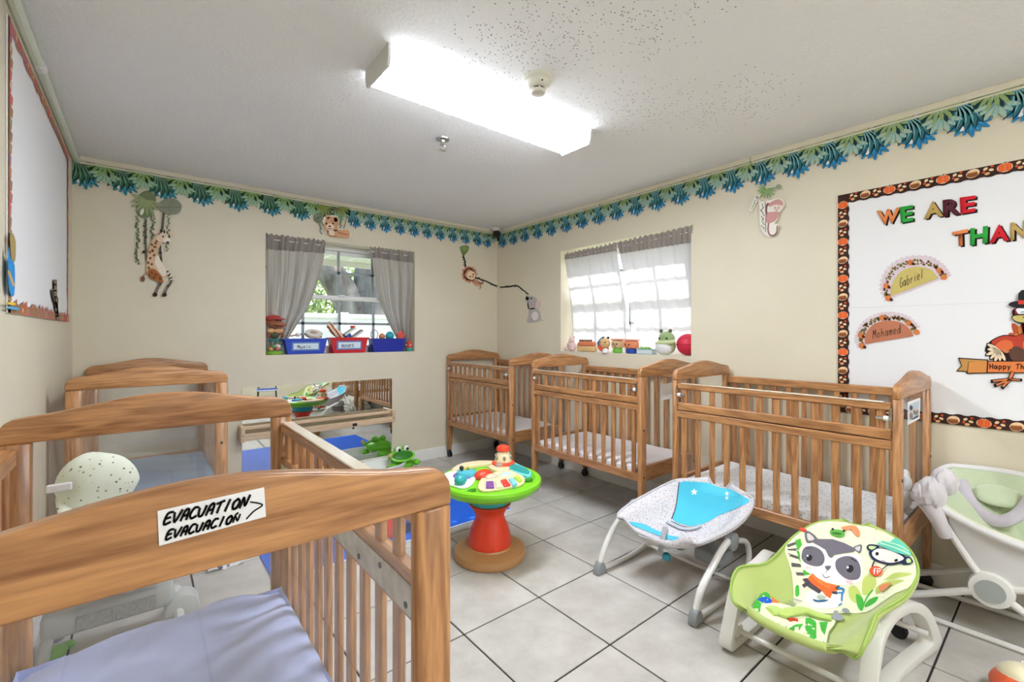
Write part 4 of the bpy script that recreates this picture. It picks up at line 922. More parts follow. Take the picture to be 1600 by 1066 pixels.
def tamb(r):
    g = G(); g.T = Matrix.Rotation(radians(28), 4, 'X'); g.lathe([(.066, -.014), (.07, -.012), (.07, .012), (.066, .014)], 26); g.build('hoop', mat('drum_wood', '#d9cdb9', .5), r)
    g = G(); g.T = Matrix.Rotation(radians(28), 4, 'X'); g.lathe([(.064, .012), (.064, .0155)], 26); g.build('drumhead', M_paper, r)
    g = G(); g.T = Matrix.Rotation(radians(28), 4, 'X'); g.lathe([(.03, .0155), (.028, .0165)], 18); g.build('drum_print', mat('drum_print', '#c9a184', .7), r)
    for k in range(8):
        a = k*pi/4; g = G(); g.T = Matrix.Rotation(radians(28), 4, 'X') @ Matrix.Translation((.071*cos(a), .071*sin(a), 0)); g.ell((0, 0, 0), (.007, .007, .01), 8, 6); g.build('jingle', M_metal, r)
toy('tambourine', 'pale round tambourine lying in the Music bin', topat(490, 522), tamb, 'instrument')
def maraca(c1, c2):
    def f(r):
        G().tube([(-.035, 0, -.005), (.01, 0, .004)], .006, 8).build('handle', mat('toy_'+c2[1:], c2, .5), r); G().ell((.026, 0, .007), (.02, .018, .017), 12, 8).build('head', mat('toy_'+c1[1:], c1, .4), r)
    return f
toy('maraca', 'white maraca at the left end of the Music bin', topat(460, 524.5), maraca('#d8d6d2', '#c08a72'), 'instrument')
def bells(r):
    G().tube([(-.02, 0, 0), (.0, 0, .012), (.02, 0, 0)], .004, 8).build('strap', M_plb, r)
    for x in (-.022, -.004, .018): G().ell((x, -.005, .006), .009, 10, 7).build('bell', M_metal, r)
toy('jingle_bells', 'small dark strap of silver bells in the Music bin', topat(470, 523.5), bells, 'instrument')
def zebra(r):
    m = striped('rust_stripes', '#b5562f', '#e9e0d6', 9, (0, .6, 0)); g = G(); g.T = Matrix.Rotation(radians(38), 4, 'Y'); g.ell((0, 0, 0), (.085, .035, .032), 18, 10); g.build('body', m, r)
    g = G(); g.ell((-.055, -.004, .06), (.032, .026, .026), 14, 8); g.build('head', m, r)
    for x in (-.07, -.045): G().ell((x, -.01, .09), (.008, .006, .014), 8, 6).build('ear', m, r)
toy('striped_plush', 'rust and white striped plush animal leaning in the Books bin', topat(526, 521), zebra, 'plush toy')
def rattle(r):
    G().ell((0, 0, 0), (.03, .022, .022), 14, 9).build('body', mat('toy_5f86c8', '#4a6fd0', .35), r); G().ell((.03, 0, .0), (.016, .018, .02), 12, 8).build('end_cap', mat('toy_3558c0', '#3558c0', .35), r)
toy('blue_rattle', 'shiny blue rattle in the Books bin', topat(541, 524), rattle)
def book(c):
    def f(r):
        g = G(); g.T = Matrix.Rotation(radians(-35), 4, 'Y'); g.box(-.06, .06, -.04, .04, -.003, .0); g.build('cover', mat('toy_'+c[1:], c, .5), r)
        g = G(); g.T = Matrix.Rotation(radians(-35), 4, 'Y'); g.box(-.057, .058, -.038, .038, 0, .012); g.build('pages', M_paper, r)
        g = G(); g.T = Matrix.Rotation(radians(-35), 4, 'Y'); g.box(-.06, .06, -.04, .04, .012, .015); g.build('cover', mat('toy_'+c[1:], c, .5), r)
    return f
toy('board_book', 'small green board book sticking out of the Books bin', topat(546, 519), book('#a5b58f'), 'book')
toy('board_book', 'brown board book at the right end of the Books bin', topat(558, 523), book('#8a6a58'), 'book')
def cup(r): G().lathe([(.012, -.02), (.024, .022), (.021, .022), (.01, -.016)], 14).build('cup', mat('toy_d84a3a', '#d84a3a', .4), r)
toy('red_cup', 'little red cup poking out above the Books bin', topat(551, 513), cup)
def ringtoy(r):
    g = G(); g.tube([(.034*cos(a*pi/8), 0, .045*sin(a*pi/8)) for a in range(16)], .0045, 8, closed=True, k=2); g.build('ring', mat('toy_777', '#8e8b88', .35), r)
toy('teething_ring', 'thin grey ring standing in the dark blue bin', topat(585, 523), ringtoy)
def ballf(c, rr):
    def f(r):
        G().ell((0, 0, 0), rr, 16, 11).build('ball', mat('toy_'+c[1:], c, .4), r)
        for k in range(3): 
            g = G(); g.T = Matrix.Rotation(k*pi/3, 4, 'Z') @ Matrix.Rotation(pi/2, 4, 'X'); g.tube([(rr*cos(a*pi/10), rr*sin(a*pi/10), 0) for a in range(20)], rr*.05, 5, closed=True, k=1); g.build('seam', mat('toy_'+c[1:], c, .4), r)
    return f
toy('orange_ball', 'small orange ball in the dark blue bin', topat(597, 526), ballf('#d98a5a', .03), 'ball')
toy('teal_ball', 'teal ball in the dark blue bin', topat(609, 525), ballf('#2fa5b8', .042), 'ball')
def starf(c, s):
    def f(r):
        P = [(s*(1 if i % 2 == 0 else .62)*cos(i*pi/5+.3), s*(1 if i % 2 == 0 else .62)*sin(i*pi/5+.3)) for i in range(10)]
        G().prism(P, lambda u, v, w: (u, -s*.3+w, v), s*.6).build('body', mat('toy_'+c[1:], c, .5), r, bevel=s*.15, seg=2)
        for x in (-.3, .3): G().ell((x*s*.6, -s*.32, s*.2), s*.09, 8, 6).build('eye', M_plb, r)
    return f
toy('starfish_toy', 'coral red star toy at the right end of the dark blue bin', topat(626, 524, YB+.06), starf('#e8584a', .05))
def topf(r):
    G().lathe([(.028, 0), (.036, .006), (.036, .03), (.03, .034)], 18).build('base', mat('toy_teal', '#2f9a8f', .4), r)
    G().lathe([(.03, .034), (.034, .05), (.022, .085), (.008, .1), (.006, .115)], 18).build('dome', mat('toy_d83a3a', '#d8403f', .35), r)
    for k in range(4): G().ell((.03*cos(k*1.57), .03*sin(k*1.57), .06), .008, 8, 6).build('spot', M_paper, r)
toy('spinning_top', 'red and teal spinning top beside the dark blue bin', (onY(640, 545, YB+.05).x, YB+.06, SZ1), topf)
g0 = onY(517.5, 545, YB+.08)
def blockf(r): box('block', (-.017, .017, -.02, .02, 0, .055), mat('toy_8f2333', '#8f2333', .5), r, .004); box('block_top', (-.016, .016, -.014, .014, .055, .059), mat('toy_8f2333', '#8f2333', .5), r)
toy('red_block', 'dark red block between the Music and Books bins', (g0.x, YB+.08, SZ1), blockf)
toy('navy_block', 'dark navy block between the Books bin and the dark blue bin', (onY(579, 545, YB+.08).x, YB+.08, SZ1), lambda r: (box('block', (-.02, .02, -.02, .02, 0, .05), mat('toy_1d2148', '#1d2148', .5), r, .004), box('block_top', (-.014, .014, -.014, .014, .05, .053), mat('toy_1d2148', '#1d2148', .5), r)))
# toy jar with the puppet sitting on it
px = onY(431, 550, YB+.05).x
def jar(r):
    G().lathe([(.062, 0), (.07, .006), (.07, .022), (.064, .03)], 26).build('base', mat('toy_8fc43f', '#7fb53a', .35), r)
    G().lathe([(.064, .03), (.066, .075), (.058, .1), (.045, .112)], 26, caps=False).build('clear_wall', M_clear, r)
    G().lathe([(.048, .108), (.05, .118), (.044, .128)], 26).build('lid', mat('toy_3f8f86', '#2f7d78', .4), r)
    for i, (c, x, y, z) in enumerate((('#d8a860', -.03, -.02, .045), ('#c9563c', .02, -.03, .045), ('#6aa05a', -.01, -.01, .07), ('#e0c090', .03, .01, .05), ('#e8e4dc', .025, -.035, .07), ('#c98a4a', -.035, .01, .05))):
        G().ell((x, y, z), (.017, .015, .015), 10, 7).build('bead', mat('toy_'+c[1:], c, .4), r)
toy('bead_jar', 'round bead toy with lime green base under the puppet', (px-.004, YB+.078, SZ1), jar)
def puppet(r):
    br_ = mat('puppet_brown', '#8a4f35', .85, sheen=.4); red = mat('puppet_red', '#b52a24', .8, sheen=.3); cl = mat('puppet_cloth', '#d9a878', .85)
    hx = 0
    G().ell((0, 0, .115), (.062, .055, .05), 20, 12).build('head', br_, r)
    g = G(); g.ell((.03, -.035, .098), (.055, .045, .03), 18, 10); g.build('muzzle', mat('puppet_muzzle', '#a3623f', .85, sheen=.4), r)
    G().tube([(-.02, -.075, .098), (.03, -.083, .092), (.082, -.05, .098)], .0035, 6).build('mouth', mat('puppet_dark', '#3a1d18', .8), r)
    for x in (.005, .04): G().ell((x, -.05, .135), .006, 10, 7).build('eye', M_plb, r)
    G().ell((-.006, .006, .15), (.066, .058, .035), 20, 10).build('cap_crown', red, r); g = G(); g.ell((.012, -.035, .148), (.068, .05, .011), 20, 8); g.build('cap_brim', red, r)
    G().ell((0, .0, .035), (.045, .035, .05), 16, 10).build('body', mat('puppet_shirt', '#5c5a44', .85), r)
    g = G(); g.ell((-.028, -.03, .052), (.032, .016, .02), 10, 7); g.ell((.03, -.03, .05), (.034, .016, .022), 10, 7); g.ell((0, -.04, .05), (.012, .012, .012), 8, 6); g.build('neckerchief', cl, r)
    for x in (-.05, .055): G().tube([(x*.7, -.01, .05), (x, -.03, .02), (x*.9, -.05, .0)], [.016, .014, .012], 10).build('arm', br_, r)
toy('hand_puppet', 'brown hand puppet with a red cap sitting at the left end of the window sill', (px-.005, YB+.085, SZ1+.147), puppet, 'puppet')

# ------------------------------------------------------------------ toys on the right window sill (wall normal is -x; local x runs to the right in the photo)
def sill2(u, dx=.05): 
    p = onX(u, 540, XR+dx); return (XR+dx, p.y, SZ2)
def toy2(name, label, u, build, cat='toy', dx=.05, group=None, sc=(1, 1, 1)):
    r = thing(name, label, cat, sill2(u, dx), -pi/2, group); build(r); r.scale = sc; return r
PKM = mat('plush_pink', '#e0c4c2', .9, sheen=.5, bump=.3, bscale=120)
def pinkp(r):
    G().ell((0, 0, .045), (.048, .035, .046), 18, 12).build('body', PKM, r); G().ell((.01, -.01, .092), (.03, .026, .026), 14, 9).build('head', PKM, r)
    for x in (-.012, .03): G().ell((x, 0, .118), (.009, .007, .012), 8, 6).build('ear', PKM, r)
    for x in (-.04, .035): G().ell((x, -.025, .02), (.02, .022, .018), 10, 7).build('foot', PKM, r)
toy2('pink_plush', 'pale pink plush animal at the left end of the right window sill', 893, pinkp, 'plush toy', sc=(1.1, 1, 1.1))
OR = mat('plush_orange', '#dd7f4c', .85, sheen=.3); TANP = mat('plush_tan', '#d8b378', .85, sheen=.3)
def croc(r):
    g = G(); g.box(-.105, .1, -.03, .03, .002, .034); g.build('belly', TANP, r, bevel=.012, seg=2)
    g = G(); g.box(-.105, .09, -.03, .03, .034, .06); g.build('back', OR, r, bevel=.012, seg=2)
    for i in range(6): G().ell((-.09+i*.028, -.005, .064), (.011, .01, .01), 8, 6).build('back_scale', mat('toy_6b4438', '#6b4438', .7), r)
    for x in (-.09, .07): G().ell((x, -.028, .012), (.018, .014, .012), 10, 7).build('foot', TANP, r)
    G().ell((-.115, 0, .03), (.02, .025, .022), 10, 7).build('snout', TANP, r)
toy2('crocodile_plush', 'long orange and tan plush crocodile on the right window sill', 918, croc, 'plush toy', sc=(.95, 1, 1.55))
def tiger(r):
    G().ell((.012, -.01, .072), (.042, .036, .04), 18, 12).build('head', TANP, r)
    g = G(); g.tube([(-.03, 0, .035), (-.04, -.01, .07), (-.015, 0, .108)], .012, 10); g.build('blue_scarf', mat('toy_2f6fa5', '#2f6fa5', .7), r)
    G().ell((.0, 0, .035), (.035, .03, .034), 14, 9).build('body', OR, r)
    for x in (-.008, .034): G().ell((x, 0, .112), (.012, .008, .01), 8, 6).build('ear', M_plb, r); G().ell((x+.004, -.043, .08), .005, 8, 6).build('eye', M_plb, r)
    G().tube([(-.03, -.03, .05), (.0, -.04, .02), (.03, -.045, .03)], .009, 8).build('arm', mat('toy_d8502f', '#d8502f', .7), r)
    G().lathe([(.024, 0), (.024, .012), (.02, .026), (.01, .034)], 14, (.042, -.045, 0)).build('white_paw', M_paper, r)
toy2('tiger_plush', 'round-headed tan plush with a blue scarf on the right window sill', 944, tiger, 'plush toy', sc=(1.3, 1.1, 1.15))
def stackf(c1, c2, eyes):
    def f(r):
        g = G(); g.lathe([(.03, 0), (.036, .006), (.036, .026), (.03, .032)], 18); g.build('base', mat('toy_'+c2[1:], c2, .45), r)
        g = G(); g.box(-.042, .042, -.03, .03, .032, .082); g.build('body', mat('toy_'+c1[1:], c1, .7), r, bevel=.012, seg=2)
        G().box(-.045, .045, -.032, .032, .082, .092).build('top_band', mat('toy_e59a86', '#e59a86', .7), r, bevel=.004)
        for x in eyes: G().ell((x, -.031, .058), .0055, 8, 6).build('eye', M_plb, r)
        G().ell((sum(eyes)/2, -.031, .045), (.006, .004, .005), 8, 6).build('nose', mat('toy_b54a4a', '#b54a4a', .6), r)
    return f
toy2('stacking_toy', 'tan animal block on a green base on the right window sill', 965, stackf('#d2b184', '#6cb53c', (-.012, .014)), 'toy', sc=(1.2, 1.1, 1.33))
toy2('stacking_toy', 'orange animal block on a dark blue base on the right window sill', 986.5, stackf('#e08a5e', '#22439a', (-.026, .0)), 'toy', sc=(1.4, 1.1, 1.3))
def books2(r):
    box('cover', (-.055, .055, -.035, .035, .0, .004), mat('toy_7fa3b5', '#7fa3b5', .5), r); box('pages', (-.052, .053, -.033, .033, .004, .03), mat('toy_c9d5d6', '#c9d5d6', .7), r); box('cover', (-.055, .055, -.035, .035, .03, .034), mat('toy_7fa3b5', '#7fa3b5', .5), r)
toy2('picture_book', 'thick grey-blue book lying on the right window sill', 1010, books2, 'book', sc=(1.35, 1, 1.2))
def grassf(r):
    g = G()
    for i in range(60):
        x = random.uniform(-.05, .05); y = random.uniform(-.02, .02); g.add([(x-.004, y, 0), (x+.004, y, 0), (x+random.uniform(-.01, .01), y-.004, random.uniform(.015, .026))], [(0, 1, 2)])
    g.build('fringe', mat('toy_6fb04a', '#7fbb58', .7), r, smooth=False); box('base', (-.05, .05, -.02, .02, 0, .006), mat('toy_6fb04a', '#7fbb58', .7), r)
p_ = sill2(1008); r_ = thing('green_fringe_toy', 'green fringed toy lying on top of the grey-blue book', 'toy', (p_[0], p_[1], SZ2+.0412), -pi/2); grassf(r_)
GP = mat('plush_green', '#a9bf8b', .9, sheen=.5); GD = mat('plush_olive', '#8fa873', .9, sheen=.5); WP = mat('plush_white', '#dcdcdc', .9, sheen=.4, bump=.3, bscale=140)
def frogp(r):
    G().ell((0, 0, .075), (.078, .05, .075), 22, 14).build('body', GP, r); G().ell((.004, .0, .125), (.066, .045, .06), 20, 12).build('head', GD, r)
    G().ell((-.008, -.022, .055), (.072, .036, .055), 20, 12).build('belly', WP, r)
    for x in (-.045, .035): 
        e = G().ell((x, 0, .188), (.014, .012, .016), 10, 7).build('ear', mat('plush_dark', '#5b5f4a', .9), r)
    for x in (-.034, .03): G().ell((x, -.042, .13), .0075, 10, 7).build('eye', M_plb, r)
    G().tube([(-.07, -.025, .09), (-.01, -.046, .098), (.06, -.04, .1), (.088, -.02, .108)], [.012, .014, .016, .014], 10).build('arm', mat('plush_lime', '#c2cf9a', .9, sheen=.5), r)
toy2('frog_plush', 'pale green and white round plush on the right window sill', 1041, frogp, 'plush toy', dx=.052)
def rball(r):
    rr = .084
    for k in range(6):
        g = G(); a0 = k*pi/3
        g.grid(6, 13, lambda i, j: ((rr*cos(-pi/2+pi*j)*cos(a0+pi/3*i*.985)), rr*cos(-pi/2+pi*j)*sin(a0+pi/3*i*.985), rr+rr*sin(-pi/2+pi*j)*.97)); g.build('ball_panel', mat('ball_red' if k % 2 else 'ball_crimson', '#e0304c' if k % 2 else '#c9203f', .5), r, angle=180)
    g = G(); g.T = Matrix.Translation((0, 0, rr)); g.tube([(rr*1.003*cos(a*pi/12), rr*1.003*sin(a*pi/12), 0) for a in range(24)], .0025, 5, closed=True, k=1); g.build('seam', mat('ball_seam', '#a81a33', .6), r)
toy2('red_ball', 'large red segmented ball at the right end of the right window sill', 1075, rball, 'ball', dx=.088)

# ------------------------------------------------------------------ blue play mat
mt = thing('play_mat', 'thin blue floor mat under the activity table', 'mat', (1.3, 3.1, 0))
MB = mat('mat_blue', '#1f63d8', .5, spec=.2, var=.05, vscale=6, bump=.05, bscale=30)
P_ = [(-.785, -.54), (.76, -.55), (.76, .1), (.42, .52), (-.785, .58)]
G().prism(P_, lambda u, v, w: (u, v, .001+w), .012).build('mat_sheet', MB, mt, bevel=.003)
G().box(-.785, .76, -.556, -.54, .0008, .011).build('hem', mat('mat_hem', '#c9d2e0', .35), mt, bevel=.002)  # pale strip: sunlight along the mat's front edge put into the colour
fb = thing('foam_block', 'red and blue soft foam block on the front edge of the blue mat', 'foam block', (1.235, 2.72, .0135), .15)
box('red_half', (-.1, -.02, -.08, .08, 0, .15), mat('foam_red', '#dc3a26', .5), fb, .01, seg=2); box('blue_half', (-.018, .1, -.08, .08, 0, .15), mat('foam_blue', '#1c4fb5', .45), fb, .01, seg=2)
box('black_base', (-.016, .098, -.083, -.079, .0, .06), mat('foam_navy', '#18274a', .5), fb, .002)

# ------------------------------------------------------------------ activity table
TC = (1.548, 2.108)
at_ = thing('activity_table', 'green round baby activity table on a red pedestal and tan base', 'activity table', (TC[0], TC[1], 0))
TANB = mat('toy_tan_base', '#b98a5a', .42); RED = mat('toy_red_orange', '#dc3e20', .38); TEAL = mat('toy_turquoise', '#2fa3a6', .38); LIME = mat('toy_lime', '#79c81e', .33); CREAM = mat('toy_cream', '#e3cfa6', .4)
ZT = .0136
G().lathe([(.18, 0), (.203, .004), (.207, .02), (.2, .045), (.165, .058), (.13, .062), (.125, .07)], 40).build('base', TANB, at_)
G().lathe([(.123, .055), (.123, .08), (.119, .12), (.108, .165), (.092, .2), (.083, .225), (.084, .243), (.1, .275), (.119, .295), (.123, .305), (.115, .309)], 40).build('pedestal', RED, at_)
G().lathe([(.11, .3), (.117, .318), (.124, .345), (.128, .385)], 36).build('collar', TEAL, at_)
g = G(); g.lathe([(.05, .375), (.2, .378), (.265, .39), (.29, .412), (.297, .43), (.293, .445), (.28, .452), (.262, .45), (.255, .44), (.0, .44)], 56, caps=False); g.build('tray', LIME, at_)
ZS = .4402
def onT(pts, z=ZS+.01): return [onZ(u, v, z) for u, v in pts]
Zq = lambda L: zm(700, 690, 9.693, L)
def slab(name, pts, m, h, par=at_, z0=ZS, smooth=3, bevel=.003):
    P = [(p.x, p.y) for p in onT(Zq(pts), z0+h)]
    if smooth > 1: P = [(p.x, p.y) for p in smooth_path([(x, y, 0) for x, y in P], smooth, True)]
    return G().prism(P, lambda u, v, w: Vector((u, v, z0+w)), h).build(name, m, par, world=True, bevel=bevel, angle=40)
slab('white_pad', [(60, 440), (130, 420), (300, 420), (430, 450), (430, 520), (380, 620), (300, 680), (180, 690), (40, 650), (-60, 600), (-80, 500)], mat('toy_white', '#e9e9e6', .35), .012)
slab('purple_recess', [(80, 500), (180, 450), (380, 470), (370, 520), (300, 560), (160, 540), (90, 540)], mat('toy_purple', '#7c62b8', .4), .016)
slab('keyboard_panel', [(455, 690), (500, 560), (600, 500), (830, 430), (1000, 440), (1130, 510), (1165, 580), (1100, 650), (860, 700), (560, 740)], CREAM, .014)
for pts, c, lab in (([(575, 690), (578, 600), (690, 595), (700, 690)], '#7a4a9a', 'purple key'), ([(850, 670), (795, 580), (880, 560), (950, 650)], '#d4342c', 'red key'), ([(985, 660), (915, 560), (985, 540), (1055, 630)], '#7cc8e6', 'light blue key'), ([(1080, 610), (990, 530), (1060, 510), (1130, 570)], '#b8d24a', 'yellow-green key'), ([(735, 690), (715, 600), (770, 590), (820, 680)], '#e8d9b4', 'cream key')):
    o = slab('piano_key', pts, mat('toy_'+c[1:], c, .35), .024, smooth=1); o['label'] = lab
slab('tan_rail', [(60, 410), (200, 330), (450, 290), (720, 290), (740, 320), (480, 345), (260, 380), (100, 430)], CREAM, .022, z0=ZS)
slab('rattle_track', [(610, 370), (760, 310), (880, 330), (930, 390), (900, 430), (720, 430), (640, 400)], CREAM, .02)
slab('teal_slide', [(965, 310), (920, 400), (1180, 520), (1265, 500), (1230, 430), (1000, 310)], mat('toy_slide_rim', '#6fcfd0', .35), .018)
slab('slide_bed', [(975, 335), (945, 395), (1190, 480), (1230, 450), (1180, 400)], mat('toy_slide', '#1f9c98', .35), .024)
def tp(a, b, z): return onZ(*Zq([(a, b)])[0], z)
p = tp(540, 470, ZS+.03); g = G(); g.ell((p.x, p.y, ZS+.012), (.06, .045, .035), 20, 12); g.build('red_dome', RED, at_, world=True)
p = tp(660, 500, ZS+.03); g = G(); g.ell((p.x, p.y, ZS+.012), (.045, .03, .022), 18, 10); g.build('clear_window', mat('toy_window', '#c9c4a8', .15, coat=.5), at_, world=True)
p = tp(880, 480, ZS+.02); g = G(); g.ell((p.x, p.y, ZS+.01), (.045, .035, .016), 18, 10); g.build('flower_button', mat('toy_mint', '#b9d8c8', .3), at_, world=True)
p = tp(780, 345, ZS+.03); G().ell((p.x, p.y, ZS+.022), (.028, .028, .02), 16, 10).build('rolling_ball', mat('toy_taupe', '#a58878', .35), at_, world=True)
p = tp(185, 570, ZS+.04); b_ = G().ell((p.x, p.y, ZS+.035), (.034, .03, .03), 18, 12).build('teal_bird', TEAL, at_, world=True); q = tp(270, 580, ZS+.03); G().ell((q.x-.012, q.y, ZS+.03), (.018, .014, .012), 12, 8).build('bird_tail', TEAL, b_, world=True)
p = tp(280, 460, ZS+.03); g = G(); g.lathe([(.058, 0), (.06, .01), (.056, .022), (.03, .028)], 24, (p.x, p.y, ZS+.012)); g.build('spinner_disc', mat('toy_aqua', '#4fb3c4', .35), at_, world=True)
p = tp(205, 390, ZS+.06); g = G(); g.ell((p.x, p.y, ZS+.055), (.013, .013, .013), 12, 8); g.tube([(p.x, p.y, ZS+.02), (p.x, p.y, ZS+.05)], .005, 8, k=1); g.build('black_knob', M_plb, at_, world=True)
p = tp(290, 400, ZS+.05); g = G(); g.tube([(p.x-.03, p.y, ZS+.02), (p.x, p.y, ZS+.055), (p.x+.03, p.y-.01, ZS+.02)], .008, 8); g.build('yellow_arch', mat('toy_yellowgreen', '#c9c05a', .4), at_, world=True)
for a, b in ((360, 730), (1225, 570)):
    p = tp(a, b, ZS+.012); G().lathe([(.028, 0), (.028, .003), (.02, .0035), (.02, .001)], 20, (p.x, p.y, .4485), sy=.6).build('cup_hole', mat('toy_darkgreen', '#2f8a16', .4), at_, world=True)
# toy tower at the back right rim
p = onZ(797, 720, ZS); q = Vector((p.x-TC[0], p.y-TC[1], 0)); q = q*(.245/q.length)
tw = G().lathe([(.055, .0), (.072, .006), (.072, .018), (.055, .028)], 24, (q.x, q.y, .45)).build('roller_tower', mat('toy_red2', '#e0462c', .35), at_)
G().lathe([(.056, .022), (.05, .05), (.036, .088), (.03, .094)], 20, (q.x, q.y, .45)).build('tower_wall', CREAM, tw)
G().lathe([(.034, .09), (.044, .097), (.04, .116), (.02, .126)], 20, (q.x, q.y, .45)).build('tower_cap', mat('toy_red2', '#e0462c', .35), tw)
for k in range(6): A = k*pi/3; G().ell((q.x+.049*cos(A), q.y+.049*sin(A), .45+.055), (.01, .01, .014), 8, 6).build('tower_window', mat('toy_grey', '#8f8a80', .3), tw)

# ------------------------------------------------------------------ frog tub by the mirror
ft = thing('frog_toy', 'lime green wide-mouthed frog on a white tub in front of the mirror', 'toy', (1.72, 3.84, .0))
FG = mat('frog_green', '#6cc32a', .35); FD = mat('frog_dark_green', '#2f7d1e', .4); FW = mat('frog_white', '#ececea', .35)
G().lathe([(.12, .0), (.15, .01), (.17, .09), (.185, .125), (.182, .132), (.165, .125), (.14, .04), (.0, .03)], 40, (-.1, -.02, 0), sx=1.25, sy=.85, caps=False).build('tub', FW, ft)
G().ell((.12, .02, .075), (.1, .1, .075), 24, 14).build('body', FG, ft)
hd = G().ell((.1, -.0, .16), (.125, .1, .055), 28, 16).build('head', FG, ft)
g = G(); g.T = Matrix.Translation((.085, -.062, .178)) @ Matrix.Rotation(radians(42), 4, 'X'); g.ell((0, 0, 0), (.118, .062, .016), 24, 8); g.build('mouth_lip', mat('frog_light', '#7fd23c', .35), hd)
g = G(); g.T = Matrix.Translation((.085, -.068, .184)) @ Matrix.Rotation(radians(42), 4, 'X'); g.ell((0, 0, 0), (.098, .048, .016), 24, 8); g.build('mouth', FD, hd)
for x in (.062, .14):
    e = G().ell((x, -.005, .225), .034, 16, 11).build('eyelid', FG, hd); G().ell((x, -.016, .228), (.029, .028, .029), 16, 11).build('eyeball', FW, e); G().ell((x+.002, -.038, .228), (.015, .01, .015), 12, 8).build('pupil', M_plb, e)
for x, y in ((.22, -.06), (-.01, -.07)): G().ell((x, y, .1), (.035, .045, .028), 14, 9).build('hand', FG, ft)
for x, y in ((.03, .12), (.2, .1)): G().ell((x, y, .04), (.055, .06, .04), 16, 10).build('foot', FG, ft)
kb = G().tube([(-.03, -.05, .1), (-.035, -.07, .19)], .006, 8, k=1).build('stick', M_metal, ft); G().ell((-.035, -.07, .2), .02, 14, 9).build('knob', mat('toy_yellowknob', '#c9b46a', .35), kb)

# ------------------------------------------------------------------ sling seats: rows of (left px, right px, height, sag)
class Sling:
    def __init__(s, rows, puff=.012):
        s.puff = puff
        s.L = smooth_path([onZ(*r[0], r[2]) for r in rows], 8); s.R = smooth_path([onZ(*r[1], r[2]) for r in rows], 8)
        s.S = [p.x for p in smooth_path([(r[3], 0, 0) for r in rows], 8)]; s.n = len(s.L)-1
        s.G = [(i/24*2-1, j/48) for i in range(25) for j in range(49)]; s.Q = [proj(s.at(a, t)) for a, t in s.G]
    def at(s, a, t):
        q = max(0, min(1, t))*s.n; i = min(s.n-1, int(q)); f = q-i
        l = s.L[i].lerp(s.L[i+1], f); r = s.R[i].lerp(s.R[i+1], f); sg = s.S[i]*(1-f)+s.S[i+1]*f
        p = l.lerp(r, (a+1)/2); k = abs(a)
        p.z -= sg*(1-k**2.2); p.z += s.puff*math.exp(-((k-.8)/.17)**2)
        return p
    def nrm(s, a, t):
        e = .01; u = s.at(min(1, a+e), t)-s.at(max(-1, a-e), t); v = s.at(a, min(1, t+e))-s.at(a, max(0, t-e)); n = u.cross(v); 
        if n.z < 0: n = -n
        return n.normalized()
    def px(s, u, v, o):
        b = min(range(len(s.Q)), key=lambda k: (s.Q[k][0]-u)**2+(s.Q[k][1]-v)**2); a, t = s.G[b]
        for _ in range(5):
            x, y = proj(s.at(a, t)); e = .004; xa, ya = proj(s.at(a+e, t)); xt, yt = proj(s.at(a, t+e)) if t+e <= 1 else (2*x-proj(s.at(a, t-e))[0], 2*y-proj(s.at(a, t-e))[1])
            A, B, C, D = (xa-x)/e, (xt-x)/e, (ya-y)/e, (yt-y)/e; det = A*D-B*C
            if abs(det) < 1: break
            dx, dy = u-x, v-y; a += max(-.15, min(.15, (D*dx-B*dy)/det)); t += max(-.08, min(.08, (A*dy-C*dx)/det)); a = max(-1, min(1, a)); t = max(0, min(1, t))
        return s.at(a, t)+s.nrm(a, t)*(o+.0008)
    def cloth(s, name, m, par, thick=.014, nu=41, nv=61): return G().grid(nu, nv, lambda i, j: s.at(i*2-1, j)).build(name, m, par, world=True, angle=180, solid=-thick if False else thick)
    def edge(s, name, m, par, r):
        P = [s.at(-1, j/24) for j in range(25)]+[s.at(-1+i/6, 1) for i in range(1, 12)]+[s.at(1, 1-j/24) for j in range(25)]+[s.at(1-i/6, 0) for i in range(1, 12)]
        return G().tube(P, r, 8, closed=True, k=2).build(name, m, par, world=True)
def speckle(name, base, cols, sc, th):
    m = mat(name, base, .85, sheen=.2); nt = m.node_tree; N = nt.nodes; L = nt.links; tc = N.new('ShaderNodeTexCoord'); v = N.new('ShaderNodeTexVoronoi'); v.inputs['Scale'].default_value = sc; L.new(tc.outputs['Object'], v.inputs['Vector'])
    sp = N.new('ShaderNodeSeparateColor'); L.new(v.outputs['Color'], sp.inputs[0]); cr = N.new('ShaderNodeValToRGB'); cr.color_ramp.interpolation = 'CONSTANT'
    for i, c in enumerate(cols):
        e = cr.color_ramp.elements[i] if i < 2 else cr.color_ramp.elements.new(i/len(cols)); e.position = i/len(cols); e.color = lin(c)
    L.new(sp.outputs[0], cr.inputs[0]); lt = N.new('ShaderNodeMath'); lt.operation = 'LESS_THAN'; lt.inputs[1].default_value = th; L.new(v.outputs['Distance'], lt.inputs[0])
    mx = N.new('ShaderNodeMix'); mx.data_type = 'RGBA'; mx.inputs[6].default_value = lin(base); L.new(cr.outputs[0], mx.inputs[7]); L.new(lt.outputs[0], mx.inputs[0]); L.new(mx.outputs[2], N['Principled BSDF'].inputs['Base Color']); return m

